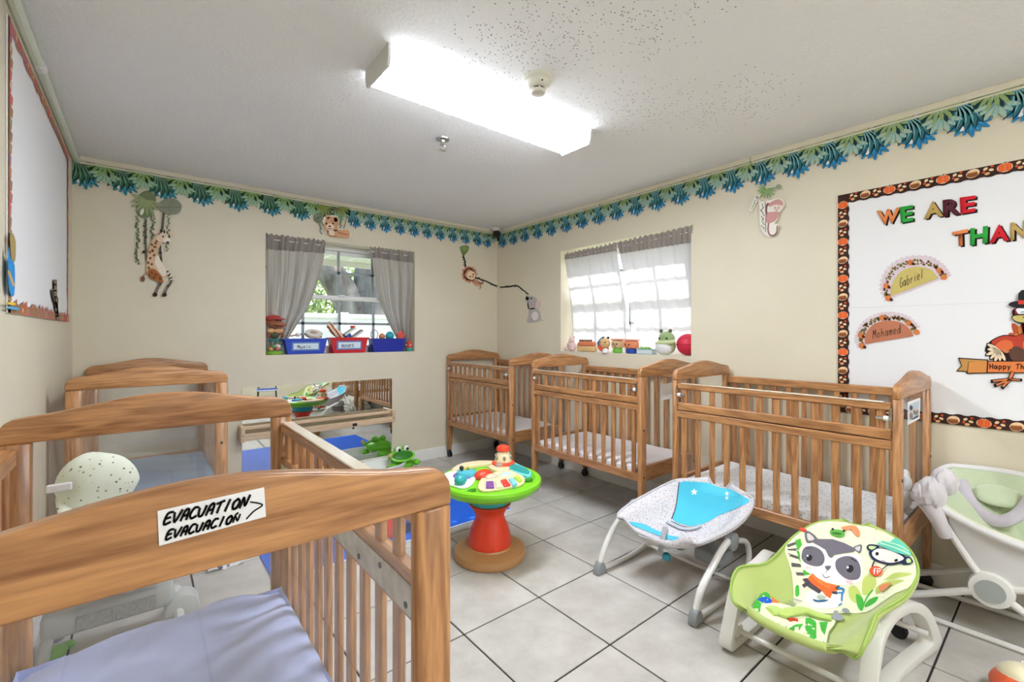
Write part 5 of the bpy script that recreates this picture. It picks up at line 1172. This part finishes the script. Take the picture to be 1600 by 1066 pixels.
# turquoise bouncer
bo = thing('baby_bouncer', 'turquoise and grey patterned baby bouncer seat with white tube legs', 'bouncer', (2.15, 1.28, 0))
zb = lambda L: zm(900, 730, 4.1, L)
rows = [((270, 335), (735, 492), .30, .035), ((275, 300), (800, 496), .315, .06), ((345, 243), (935, 435), .335, .11), ((450, 183), (1035, 375), .365, .12), ((560, 125), (1118, 285), .405, .085), ((640, 92), (1132, 218), .44, .05), ((720, 86), (1098, 186), .455, .028), ((830, 88), (1010, 138), .462, .012)]
S1 = Sling([(zb([a])[0], zb([b])[0], z, g_) for a, b, z, g_ in rows], .03)
S1.cloth('seat_fabric', speckle('speckled_grey_cloth', '#cfccd0', ['#b8848c', '#8f98b0', '#a9a7ae', '#9aa6a8', '#c4a59a'], 95, .3), bo)
TQ = mat('turquoise_cloth', '#46bcd8', .8, sheen=.2, bump=.1, bscale=60)
L_ = lambda polys: [zb(p) for p in polys]
star = lambda x, y, r: [(x+r*(1 if i % 2 == 0 else .45)*cos(i*pi/5-.3), y+r*(1 if i % 2 == 0 else .45)*sin(i*pi/5-.3)) for i in range(10)]
art('seat_print', [(TQ, L_([SM([(667, 100), (750, 93), (880, 109), (1006, 150), (1086, 196), (1112, 220), (1040, 262), (930, 305), (850, 350), (775, 378), (700, 372), (620, 338), (640, 262), (655, 180)], 3)])), (TQ, L_([SM([(330, 352), (420, 362), (500, 400), (600, 440), (725, 462), (730, 488), (640, 480), (520, 440), (420, 400), (350, 372)], 3)])),
    ('#e9f3f6', L_([star(758, 160, 24), star(968, 172, 15), star(968, 198, 14)])), ('#3c3f47', L_(ST([(662, 95), (650, 180), (638, 262), (612, 335)], 5)+ST([(610, 350), (690, 385), (760, 385), (800, 378)], 6)))], S1.px, bo, cut=5)
S1.edge('piping', mat('bouncer_piping', '#c2c0c4', .7), bo, .006)
cs = G().tube([S1.px(*p, .006) for p in zb([(585, 350), (620, 372), (690, 400), (760, 395), (800, 378)])], .014, 8, flat=.5).build('crotch_pad', mat('grey_pad', '#b9bcc4', .8), bo, world=True)
G().tube([S1.px(*zb([(572, 392)])[0], .008), S1.px(*zb([(560, 440)])[0], .012), onX(*zb([(548, 490)])[0], 1.955), onX(*zb([(540, 545)])[0], 1.985)], .013, 8, flat=.25).build('strap', mat('grey_strap', '#9b9ca0', .8), bo, world=True)
for sy, nm in ((1.03, 'R'), (1.585, 'L')):
    y = sy; yf = 1.04 if sy < 1.3 else 1.58
    G().tube([(2.2, y, .29), (2.12, y, .27), (2.02, y, .215), (1.93, yf, .13), (1.885, yf, .04)], .0155, 10).build('front_leg', M_tubew, bo, world=True)
    G().tube([(1.885, yf, .022), (2.0, yf, .014), (2.15, yf, .013), (2.3, yf, .03), (2.385, yf, .075), (2.41, yf, .15), (2.37, yf, .22), (2.2, y, .275)], .0135, 10).build('rocker', M_tubew, bo, world=True)
    f = G(); f.prism([(1.848, .002), (1.925, .002), (1.915, .035), (1.9, .062), (1.872, .062), (1.855, .04)], lambda u, v, w: Vector((u, yf-.02+w, v)), .04); f.build('rubber_foot', M_plg, bo, world=True, bevel=.006, seg=2)
    h = G(); h.T = Matrix.Translation((2.2, y, .275)) @ Matrix.Rotation(pi/2, 4, 'X'); h.lathe([(.03, -.022), (.042, -.016), (.042, .016), (.03, .022)], 20); h.build('hub', M_plg, bo, world=True)
for x, z in ((2.3, .034),): G().tube([(x, 1.04, z), (x, 1.31, z+.0), (x, 1.58, z)], .009, 8).build('cross_tube', M_tubew, bo, world=True)
G().box(2.22, 2.36, 1.09, 1.24, .1, .17).build('motor_box', M_plg, bo, world=True, bevel=.02, seg=3)
g = G(); g.grid(24, 10, lambda i, j: (lambda p: Vector((p.x+.03*j, p.y+(1.3-p.y)*.25*j, p.z-.04*j-.008)))(S1.at(i*2-1, .0+.22*(1-j)*0))); g.build('seat_skirt', mat('grey_skirt', '#c6c4c2', .8), bo, world=True, angle=180)
p = onX(*zb([(580, 575)])[0], 1.99); G().ell(p, .021, 14, 10).build('teal_ball', mat('teal_bead', '#1f7f94', .4), bo, world=True)

# raccoon bouncer
rb = thing('baby_rocker', 'lime green baby rocker with a raccoon print and white plastic side frames', 'rocker', (2.0, .62, 0))
zr = lambda L: zm(1100, 790, 3.8625, L)
rows = [((235, 640), (905, 932), .235, .0), ((172, 580), (945, 905), .262, .035), ((165, 470), (975, 830), .295, .085), ((215, 375), (1010, 745), .32, .125), ((375, 352), (1050, 655), .335, .13), ((490, 240), (1195, 565), .375, .1), ((545, 188), (1265, 480), .405, .065), ((600, 150), (1293, 385), .43, .04), ((665, 115), (1240, 270), .452, .025), ((745, 97), (1130, 180), .466, .015), ((830, 93), (1010, 125), .472, .006)]
S2 = Sling([(zr([a])[0], zr([b])[0], z, g_) for a, b, z, g_ in rows])
LG = mat('lime_cloth', '#a8b768', .8, sheen=.3, bump=.12, bscale=40); CM = mat('cream_green_cloth', '#dfe3bf', .85, sheen=.2, bump=.08, bscale=50)
S2.cloth('seat_fabric', LG, rb)
S2.edge('piping', mat('lime_piping', '#93b04e', .6), rb, .0045)
zk = lambda polys: [zm(1220, 800, 6.661, p) for p in polys]; zs = lambda polys: [zm(1120, 880, 6.272, p) for p in polys]
GRY = '#6c6770'
art('seat_print', [
    (CM, zk([SM([(95, 290), (200, 190), (330, 130), (480, 105), (680, 108), (860, 140), (1080, 215), (1250, 330), (1370, 460), (1410, 590), (1400, 700), (1330, 800), (1200, 850), (1040, 960), (900, 1050), (700, 1060), (420, 1060), (160, 1000), (130, 840), (110, 640), (60, 470), (40, 380)], 2)])),
    ('#5d5956', zk([[(60, 345), (150, 315), (165, 340), (70, 375)], [(60, 390), (180, 380), (185, 412), (75, 405)], [(70, 430), (190, 470), (195, 500), (85, 465)], [(105, 530), (205, 545), (210, 580), (110, 575)], [(150, 630), (235, 635), (240, 668), (165, 665)]])),
    ('#4fa83f', zk([[(150, 300), (205, 280), (222, 345), (185, 400), (165, 370)], [(160, 400), (195, 420), (205, 540), (180, 480)], [(228, 610), (270, 600), (320, 650), (240, 668)]])),
    ('#b9c66a', zk([SM([(710, 800), (770, 770), (830, 840), (860, 930), (790, 960), (720, 900)], 3), SM([(870, 690), (960, 640), (1000, 750), (940, 850), (860, 870), (850, 770)], 3), SM([(1100, 700), (1200, 640), (1370, 650), (1250, 690), (1080, 720)], 3), SM([(1000, 790), (1130, 720), (1290, 720), (1180, 770), (1010, 860)], 3)])),
    ('#45a840', zk([SM([(790, 860), (850, 900), (870, 960), (845, 1040), (800, 980)], 3), SM([(880, 980), (930, 915), (1020, 890), (990, 950), (900, 1000)], 3), SM([(150, 780), (185, 770), (190, 870), (150, 880)], 2)]) + zk(ST([(850, 1030), (900, 900), (960, 820)], 16))),
    ('#e9e8e2', zk([SM([(205, 480), (230, 360), (300, 330), (400, 350), (480, 420), (530, 480), (600, 460), (720, 440), (830, 470), (850, 600), (830, 720), (720, 760), (640, 770), (500, 740), (330, 660), (240, 600)], 3), SM([(250, 880), (400, 800), (620, 830), (660, 930), (560, 1010), (330, 1000)], 3)])),
    ('#f0c4c4', zk([E(285, 590, 34, 22, 20), E(715, 735, 38, 22, 20)])),
    (GRY, zk([SM([(250, 215), (300, 210), (385, 285), (300, 330), (262, 310)], 2), [(300, 300), (390, 285), (540, 290), (660, 330), (750, 375), (785, 402), (760, 425), (640, 440), (560, 455), (530, 488), (500, 470), (465, 400), (400, 360)], SM([(215, 450), (245, 375), (330, 360), (420, 405), (458, 480), (440, 550), (370, 572), (270, 545), (220, 500)], 3), SM([(570, 540), (600, 490), (700, 465), (790, 500), (832, 580), (830, 680), (780, 715), (680, 700), (590, 620)], 3), SM([(740, 385), (830, 345), (848, 380), (825, 440), (790, 420)], 2), SM([(460, 570), (528, 568), (505, 608), (485, 612)], 2)])),
    ('#c9c4c2', zk([SM([(272, 240), (300, 232), (350, 285), (290, 305)], 2), SM([(770, 385), (822, 362), (830, 390), (812, 420)], 2)])),
    ('#26242a', zk([E(298, 482, 30, 34, 30), E(725, 600, 36, 40, 20)]+ST([(262, 385), (310, 380)], 6)+ST([(735, 490), (790, 525)], 10)+ST([(437, 655), (465, 690), (515, 678)], 7)+ST([(485, 610), (475, 640)], 5))),
    ('#f4f4f4', zk([E(280, 460, 10, 11), E(700, 585, 12, 13)])),
    ('#d8642c', zk([[(275, 700), (330, 645), (390, 700), (480, 745), (600, 775), (600, 820), (540, 850), (520, 910), (470, 880), (430, 830), (330, 760)]])), ('#e98a4a', zk(ST([(330, 670), (400, 740), (520, 800)], 12)+ST([(400, 720), (560, 790)], 8))), ('#4a4148', zk([[(220, 705), (270, 695), (330, 760), (430, 830), (400, 860), (290, 790)], [(215, 765), (260, 740), (280, 770), (240, 800)], [(570, 800), (610, 770), (630, 800), (600, 820)], [(530, 840), (590, 835), (595, 868), (545, 862)]])),
    ('#2f7fc0', zk(ST([(600, 800), (660, 812), (645, 870), (640, 935)], 18)+ST([(600, 850), (650, 850)], 14)+ST([(610, 985), (640, 965)], 14))), ('#2a5a80', zk([SM([(335, 915), (390, 930), (500, 925), (460, 945), (360, 945)], 2)])), ('#a9b3a0', zk([E(425, 900, 50, 26, 10)])),
    ('#5aa044', zk([SM([(512, 200), (560, 190), (640, 205), (665, 240), (640, 275), (560, 265), (515, 240)], 3)])), ('#3a6a2c', zk([E(580, 235, 55, 12, 8)])), ('#26242a', zk([E(535, 188, 13, 13), E(655, 210, 13, 13)])), ('#e58a5e', zk([SM([(620, 175), (700, 155), (780, 160), (820, 220), (815, 272), (770, 250), (730, 195), (680, 205)], 3)])), ('#c9b3a0', zk(ST([(720, 205), (660, 275)], 5))),
    ('#1f2a4a', zk([SM([(895, 385), (930, 352), (1030, 370), (1010, 400), (960, 420), (925, 425)], 3), SM([(1290, 490), (1350, 490), (1382, 545), (1330, 565), (1265, 555)], 3), SM([(925, 430), (990, 390), (1100, 400), (1250, 450), (1320, 500), (1280, 540), (1180, 565), (1100, 560), (980, 520), (935, 480)], 3)])), ('#b8d08a', zk([SM([(915, 385), (940, 370), (1000, 382), (950, 412)], 2), SM([(1315, 510), (1345, 505), (1362, 545), (1320, 550)], 2)])), ('#eadcd2', zk([SM([(955, 440), (1020, 400), (1130, 415), (1230, 455), (1290, 500), (1260, 530), (1160, 550), (1050, 530), (975, 490)], 3)])),
    ('#5fc0a8', zk([SM([(1010, 350), (1080, 318), (1180, 330), (1190, 290), (1290, 360), (1350, 440), (1355, 475), (1240, 450), (1110, 400)], 3)])), ('#bfe0b8', zk(ST([(1040, 340), (1200, 390), (1340, 460)], 12)+ST([(1090, 322), (1220, 360), (1330, 430)], 10))), ('#26242a', zk([E(1008, 456, 18, 19), E(1218, 525, 20, 14, -20)]+ST([(1060, 522), (1100, 540)], 5)+ST([(960, 590), (980, 530)], 14)+ST([(1070, 615), (1130, 570)], 12))),
    ('#d8502f', zk([E(1002, 635, 70, 52, 10)])), ('#f6ece4', zk(ST([(985, 665), (985, 615), (1005, 605)], 9)+ST([(970, 635), (1000, 632)], 7)+ST([(1020, 665), (1018, 615), (1045, 615), (1042, 640), (1020, 642)], 8))), ('#d98a5e', zk([SM([(1040, 795), (1100, 770), (1170, 760), (1140, 800), (1080, 850), (1050, 835)], 3)])),
    (CM, zs([SM([(440, 310), (600, 400), (760, 440), (1000, 520), (1180, 590), (1110, 700), (1060, 880), (900, 800), (760, 730), (660, 680), (430, 560), (340, 510), (350, 400)], 2)])), ('#45a840', zs([SM([(345, 410), (420, 310), (480, 290), (520, 350), (420, 420), (410, 500), (340, 500)], 2), [(870, 560), (920, 555), (980, 600), (985, 830), (910, 790), (865, 660)], [(1010, 600), (1100, 600), (1070, 740), (1030, 690)], [(680, 690), (760, 630), (850, 620), (800, 700), (740, 735)], [(980, 830), (1060, 790), (1060, 880), (985, 850)], [(610, 650), (660, 640), (660, 690)]])),
    ('#2458c0', zs([SM([(380, 370), (450, 340), (520, 360), (530, 400), (460, 410)], 3)])), ('#e0783c', zs([[(520, 330), (600, 390), (600, 405), (535, 400)]])), ('#8f9298', zs(ST([(660, 400), (740, 440)], 10)+ST([(700, 380), (780, 420)], 10)+ST([(740, 360), (830, 390)], 10)+[E(1200, 555, 60, 34, 10), E(1280, 490, 40, 24, 20), E(1180, 505, 26, 18)]))],
    S2.px, rb, cut=6, step=.00025)
# crotch pad lying over the seat
cp = [S2.px(*p, .012) for p in zs([[(500, 500), (570, 490), (640, 520), (720, 500), (860, 490), (1000, 540), (1140, 575)]])[0]]
G().tube(cp, [.02, .026, .028, .026, .022, .02, .014], 10, flat=.55).build('crotch_pad', mat('lime_pad', '#b3c86a', .8, sheen=.3), rb, world=True)
g = G(); g.tube([S2.px(*p, .01) for p in zs([[(700, 590), (740, 580), (790, 590)]])[0]], .007, 8); g.build('red_buckle', mat('buckle_red', '#c23a26', .4), rb, world=True)
M_rw = mat('rocker_white', '#dedcd5', .4)
out = smooth_path([(1.80, .0, .02), (1.83, 0, .11), (1.89, 0, .225), (1.945, 0, .262), (2.1, 0, .268), (2.27, 0, .255), (2.38, 0, .2), (2.45, 0, .1), (2.46, 0, .03), (2.3, 0, .006), (2.1, 0, .001), (1.9, 0, .004)], 4, True)
inn = smooth_path([(1.84, .0, .04), (1.868, 0, .11), (1.925, 0, .2), (1.975, 0, .228), (2.1, 0, .233), (2.25, 0, .22), (2.345, 0, .175), (2.4, 0, .095), (2.405, 0, .05), (2.29, 0, .035), (2.1, 0, .03), (1.92, 0, .033)], 4, True)
for y0, d in ((.445, -1), (.845, 1)):
    g = G(); n = len(out); vs = []
    for w in (0, .05):
        for P in (out, inn):
            for p in P: vs.append((p.x, y0+d*(w+.07*max(0, (p.x-2.08)/.38)**1.6), p.z))
    fs = []
    for i in range(n):
        j = (i+1) % n; o0, i0, o1, i1 = 0, n, 2*n, 3*n
        fs += [(o0+i, o0+j, i0+j, i0+i), (o1+i, i1+i, i1+j, o1+j), (o0+i, o1+i, o1+j, o0+j), (i0+i, i0+j, i1+j, i1+i)]
    g.add(vs, fs).build('side_frame', M_rw, rb, world=True, bevel=.004, seg=2)
    G().box(1.87, 1.925, y0+d*.025-.018, y0+d*.025+.018, .035, .075).build('bar_clamp', M_rw, rb, world=True, bevel=.006)
G().tube([(1.9, .42, .055), (1.9, .62, .055), (1.9, .87, .055)], .011, 10).build('front_bar', M_tubew, rb, world=True)
G().tube([(2.38, .35, .1), (2.38, .62, .1), (2.38, .88, .1)], .011, 10).build('rear_bar', M_tubew, rb, world=True)
G().tube([(2.1, .43, .24), (2.12, .48, .22), (2.12, .65, .18), (2.12, .8, .22), (2.1, .86, .24)], .012, 10).build('seat_support', M_tubew, rb, world=True)
p = S2.px(*zm(1220, 800, 6.661, [(222, 185)])[0], 0); box_ = G().ell((p.x, p.y, p.z), (.012, .016, .008), 10, 7).build('red_tag', mat('tag_red', '#d8402c', .6), rb, world=True)

# ------------------------------------------------------------------ white rocking bassinet seat on the right
rs = thing('infant_seat', 'white and pale green padded infant seat on white legs by the right wall', 'infant seat', (2.88, .15, 0))
WC = mat('white_cloth', '#d9d8d8', .85, sheen=.3, bump=.1, bscale=60); GC = mat('pale_green_fleece', '#b9c6a4', .95, sheen=.6, bump=.35, bscale=150); LC = mat('lilac_grey_cloth', '#bcb6be', .85, sheen=.4, bump=.1, bscale=60)
rim = [(2.735, .385, .535), (2.715, .29, .475), (2.70, .14, .435), (2.70, -.06, .415), (2.73, -.26, .41), (2.88, -.36, .42), (3.03, -.28, .47), (3.06, -.08, .57), (3.068, .12, .635), (3.062, .3, .635), (3.03, .38, .625), (2.88, .405, .60)]
RP = smooth_path(rim, 6, True); nR = len(RP)
def bowl(sc, dz, bot):
    def f(i, j):
        p = RP[int(round(i*nR)) % nR]; c = Vector((2.885, .06, bot)); q = p.lerp(c, j); q.z = bot+(p.z-bot)*(1-j)**.62 if j < 1 else bot
        o = Vector((p.x-2.885, p.y-.06, 0)); q += o*(sc*(1-j)); q.z += dz*(1-j); return q
    return f
G().grid(nR+1, 16, bowl(.02, -.008, .2)).build('sling', WC, rs, world=True, angle=180)
G().grid(nR+1, 16, bowl(-.05, .0, .25)).build('liner', GC, rs, world=True, angle=180)
G().tube(RP, .014, 10, closed=True, k=1).build('rim_tube', WC, rs, world=True)
lip = [p+Vector((.02*(1 if p.x < 2.85 else -1), 0, .0)) for p in RP]
G().tube([lip[i] for i in range(0, nR, 3)][:11], .02, 10, k=3, flat=.7).build('fleece_lip', mat('cream_fleece', '#dcdcc4', .95, sheen=.5, bump=.3, bscale=140), rs, world=True)
hs = [onX(u, v, 2.93-.0012*(v-745)) for u, v in ((1505, 750), (1512, 775), (1530, 800), (1558, 815), (1586, 808), (1606, 785), (1612, 760))]
G().tube(hs, [.016, .024, .028, .03, .028, .024, .016], 12, flat=.7).build('head_support', LC, rs, world=True)
c_ = onX(1560, 775, 2.95); g = G(); g.T = Matrix.Translation(c_) @ Matrix.Rotation(radians(-35), 4, 'Y'); g.ell((0, 0, 0), (.06, .085, .02), 18, 10); g.build('head_cushion', GC, rs, world=True)
LL = mat('lilac_white_cloth', '#cbc6ca', .85, sheen=.4, bump=.12, bscale=50)
pcg = G()
def lump(c, r3, n):
    def f(i, j):
        A = 2*pi*i; B = pi*j; k = 1+.07*sin(5*A+3*B+n)*sin(B)+.05*sin(9*A-4*B+2*n)*sin(B); d = Vector((sin(B)*cos(A)*r3[0], sin(B)*sin(A)*r3[1], cos(B)*r3[2])); return Vector(c)+d*k
    pcg.grid(33, 19, f)
lump(onX(1456, 770, 2.70), (.075, .05, .07), 1); lump(onX(1476, 753, 2.74), (.06, .045, .058), 3); lump(onX(1441, 772, 2.68), (.05, .036, .05), 5)
pcg.build('padded_corner', LL, rs, world=True)
def side(i, j):
    y = .335-.56*i; t = Vector((2.722+.012*sin(pi*i), y, .50-.09*min(1, i*2.2)+.0*i)); b = Vector((2.745, y, .44-.215*min(1, i*5)+.02*i)); return t.lerp(b, j)+Vector((-.012*sin(pi*j)*min(1, i*4), 0, 0))
G().grid(30, 10, side).build('side_sling', WC, rs, world=True, angle=180)
G().tube([onX(1450, 785, 2.68), onX(1462, 805, 2.69), onX(1478, 838, 2.715)], [.04, .032, .024], 12).build('sleeve', LL, rs, world=True)
for X, s in ((2.735, 1), (3.0, -1)):
    G().tube([(X, .42, .57), (X, .345, .43), (X, .27, .30), (X, .22, .225)], .014, 10).build('frame_tube', M_tubew, rs, world=True)
    G().tube([(X, -.28, .41), (X, -.12, .32), (X, .1, .25), (X, .2, .22)], .014, 10).build('frame_tube', M_tubew, rs, world=True)
    G().tube([(X-.01*s, .23, .205), (X-.015*s, .42, .105), (X-.02*s, .6, .02)], .015, 10).build('leg', M_tubew, rs, world=True)
    G().tube([(X-.01*s, .18, .205), (X-.015*s, .02, .1), (X-.02*s, -.16, .02)], .015, 10).build('leg', M_tubew, rs, world=True)
    G().tube([(X-.02*s, .64, .014), (X-.02*s, .2, .012), (X-.02*s, -.2, .014)], .012, 8).build('floor_runner', M_tubew, rs, world=True)
    h = G(); h.T = Matrix.Translation((X, .208, .212)) @ Matrix.Rotation(pi/2, 4, 'Y'); h.lathe([(.04, -.028), (.066, -.024), (.07, -.01), (.07, .012), (.06, .02)], 30); hb = h.build('hub', M_plw, rs, world=True)
    h = G(); h.T = Matrix.Translation((X-.0285*s, .208, .212)) @ Matrix.Rotation(pi/2, 4, 'Y'); h.lathe([(.045, -.0035), (.045, .0035)], 28); h.build('hub_cap', mat('hub_grey', '#a3a9a6', .4), hb, world=True)
wp = thing('white_plush', 'white eared plush on the mattress of the crib by the board', 'plush toy', (2.86, .515, .425))
G().ell((0, 0, .05), (.07, .035, .055), 18, 12).build('body', WC, wp); G().ell((.005, -.004, .125), (.05, .032, .042), 16, 11).build('head', WC, wp)
for x in (-.045, .055): G().ell((x, 0, .155), (.02, .02, .026), 12, 8).build('ear', WC, wp)

# round toy at the bottom right of the picture
tb = thing('round_plush_toy', 'cream and orange-red round toy on the floor in front of the infant seat', 'toy', (2.33, .10, .0))
G().ell((0, 0, .06), (.085, .085, .06), 24, 14).build('body', mat('toy_orange_red', '#dd5a2c', .7, sheen=.2), tb)
G().ell((0.01, .0, .085), (.07, .07, .05), 22, 12).build('cream_top', mat('toy_creamtop', '#e0d6b4', .8, sheen=.3), tb)
for k in range(4): A = k*pi/2+.5; G().ell((.075*cos(A), .075*sin(A), .03), (.03, .03, .026), 12, 8).build('foot', mat('toy_orange_light', '#e58a4e', .7), tb)
G().tube([(.0, 0, .132), (.006, 0, .145), (.0, .004, .155)], .003, 6).build('hang_loop', M_paper, tb)

# ------------------------------------------------------------------ baby swing between the two left cribs
DM = speckle('dotted_mint_cloth', '#dde3d3', ['#5b5c52', '#7f8a72', '#a5a08a', '#4f5a58', '#c9c2a0'], 52, .21)
sw = thing('baby_swing', 'mint dotted baby swing seat with a grey base between the two left cribs', 'baby swing', (-.06, 2.4, 0))
# seat back: padded shell leaning, seen from behind its left side
def back(i, j):
    a = -1+2*i; w = .17*(1-.35*max(0, j-.55)**1.4*2.2) if j > .55 else .17*(.8+.2*j/.55)
    y = 2.3+a*w; x = -.2+.02*j-.0; z = .42+.27*j-.09*abs(a)**3*(j > .6)*j
    return Vector((x+.05*(1-j)+.03*(1-a*a)*-1+.1*(1-j)**2, y, z))
G().grid(21, 25, lambda i, j: back(i, j)).build('seat_back', DM, sw, world=True, angle=180, solid=.035)
c0 = onY(152, 758, 2.3)
def dome(i, j):
    A = 2*pi*i; B = pi*j; r = Vector((.118*sin(B)*cos(A), .085*sin(B)*sin(A), .125*cos(B)))
    k = 1+.05*sin(3*A+2)*sin(B); r *= k; r.x *= 1-.3*max(0, -r.z/.125); r.x -= .012*max(0, r.z/.125); r += Vector((-.006, -.012, 0))*math.exp(-((r.x+.03-.5*r.z)/.03)**2)
    return c0+r
G().grid(33, 21, dome).build('hood', DM, sw, world=True, angle=180)
g = G(); g.ell((-.05, 2.33, .43), (.2, .17, .085), 24, 12); g.build('seat_pad', DM, sw, world=True)
G().ell((-.05, 2.33, .385), (.215, .185, .08), 24, 12).build('seat_shell', mat('swing_grey', '#c3c5c2', .45), sw, world=True)
G().box(*[c for c in (lambda p: (p.x-.035, p.x+.03, p.y-.006, p.y+.006, p.z-.014, p.z+.014))(onY(94, 762, 2.2))]).build('fabric_tag', M_paper, sw, world=True, bevel=.004)
SG = mat('swing_base_grey', '#b9bcb8', .45)
G().box(-.3, .1, 2.40, 2.54, .12, .215).build('base_housing', SG, sw, world=True, bevel=.02, seg=3)
for u0, u1 in ((-.2, -.095), (-.085, .04)): G().box(u0, u1, 2.388, 2.4, .135, .19).build('grey_pad', mat('swing_pad', '#9a9c94', .7, var=.2, vscale=90), sw, world=True, bevel=.003)
G().tube([(-.05, 2.45, .2), (-.06, 2.44, .34)], .03, 12, k=1).build('column', SG, sw, world=True)
for x, y1 in ((-.285, 2.28), (.115, 2.3)):
    G().tube([(x*.95, 2.47, .16), (x, 2.38, .1), (x, y1, .025)], .02, 10).build('leg', SG, sw, world=True)
    G().tube([(x*.95, 2.47, .16), (x, 2.58, .08), (x, 2.66, .025)], .02, 10).build('leg', SG, sw, world=True)
for x, y in ((-.285, 2.28), (.115, 2.3), (-.285, 2.66), (.115, 2.66)):
    G().lathe([(.028, .001), (.032, .01), (.026, .04)], 16, (x, y, 0)).build('foot_cap', M_plg, sw, world=True)
h = G(); h.T = Matrix.Translation((.13, 2.42, .1)) @ Matrix.Rotation(pi/2, 4, 'X'); h.lathe([(.05, -.05), (.062, -.045), (.062, .045), (.05, .05)], 24); h.build('motor_drum', SG, sw, world=True)
gt_ = thing('green_toy', 'lime green round toy on the floor under the swing near the left wall', 'toy', onZ(86, 1026, .02))
G().ell((0, 0, .015), (.036, .034, .028), 18, 11).build('body', LIME, gt_)
G().ell((.03, .06, .0), (.026, .024, .016), 14, 9).build('foot', LIME, gt_)
cl = thing('patterned_bib', 'navy and white patterned bib crumpled on the floor beyond the nearest crib', 'bib', onZ(349, 876, 0)-Vector((0, .06, 0)))
g = G(); g.grid(19, 15, lambda i, j: ((i-.5)*.17, (j-.5)*.12, .012+.01*sin(7*i+5*j)+.008*sin(13*j-4*i))); g.build('cloth', print_sheet('navy_print', '#dadcdd', '#2b3852', 22, .3), cl, angle=180, solid=.004)
G().tube([(-.07, -.03, .02), (-.09, -.01, .025), (-.07, .03, .02)], .006, 6).build('neck_binding', mat('bib_binding', '#eceae6', .8), cl)
tc_ = thing('turquoise_cloth', 'small turquoise cloth hanging on the left wall behind the nearest crib', 'cloth', onX(43, 700, XL+.016))
G().grid(9, 9, lambda i, j: (.003+.006*sin(9*i), (i-.5)*.06, (j-.5)*.1)).build('cloth', TQ, tc_, angle=180, solid=.003)
G().tube([(0, 0, .05), (.008, 0, .056), (.004, 0, .064)], .003, 6).build('hook', M_metal, tc_)

# ------------------------------------------------------------------ behind the camera, seen only in the mirror
ch = thing('toddler_chair', 'blue plastic toddler chair with black legs by the front wall, seen in the mirror', 'chair', (1.75, -1.05, 0), .2)
CB = mat('chair_blue', '#1f4aa0', .35)
G().box(-.17, .17, -.16, .16, .24, .265).build('seat', CB, ch, bevel=.01, seg=2)
G().box(-.17, .17, -.165, -.14, .3, .52).build('backrest', CB, ch, bevel=.012, seg=2)
G().tube([(-.17, .165, .255), (0, .172, .255), (.17, .165, .255)], .008, 8).build('white_edge', M_white, ch)
for x in (-.14, .14):
    for y in (-.13, .13): G().tube([(x, y, .245), (x*1.12, y*1.12, .0)], .012, 8, k=1).build('leg', M_plb, ch)
    G().tube([(x, -.15, .25), (x, -.152, .34)], .01, 8, k=1).build('back_upright', M_plb, ch)
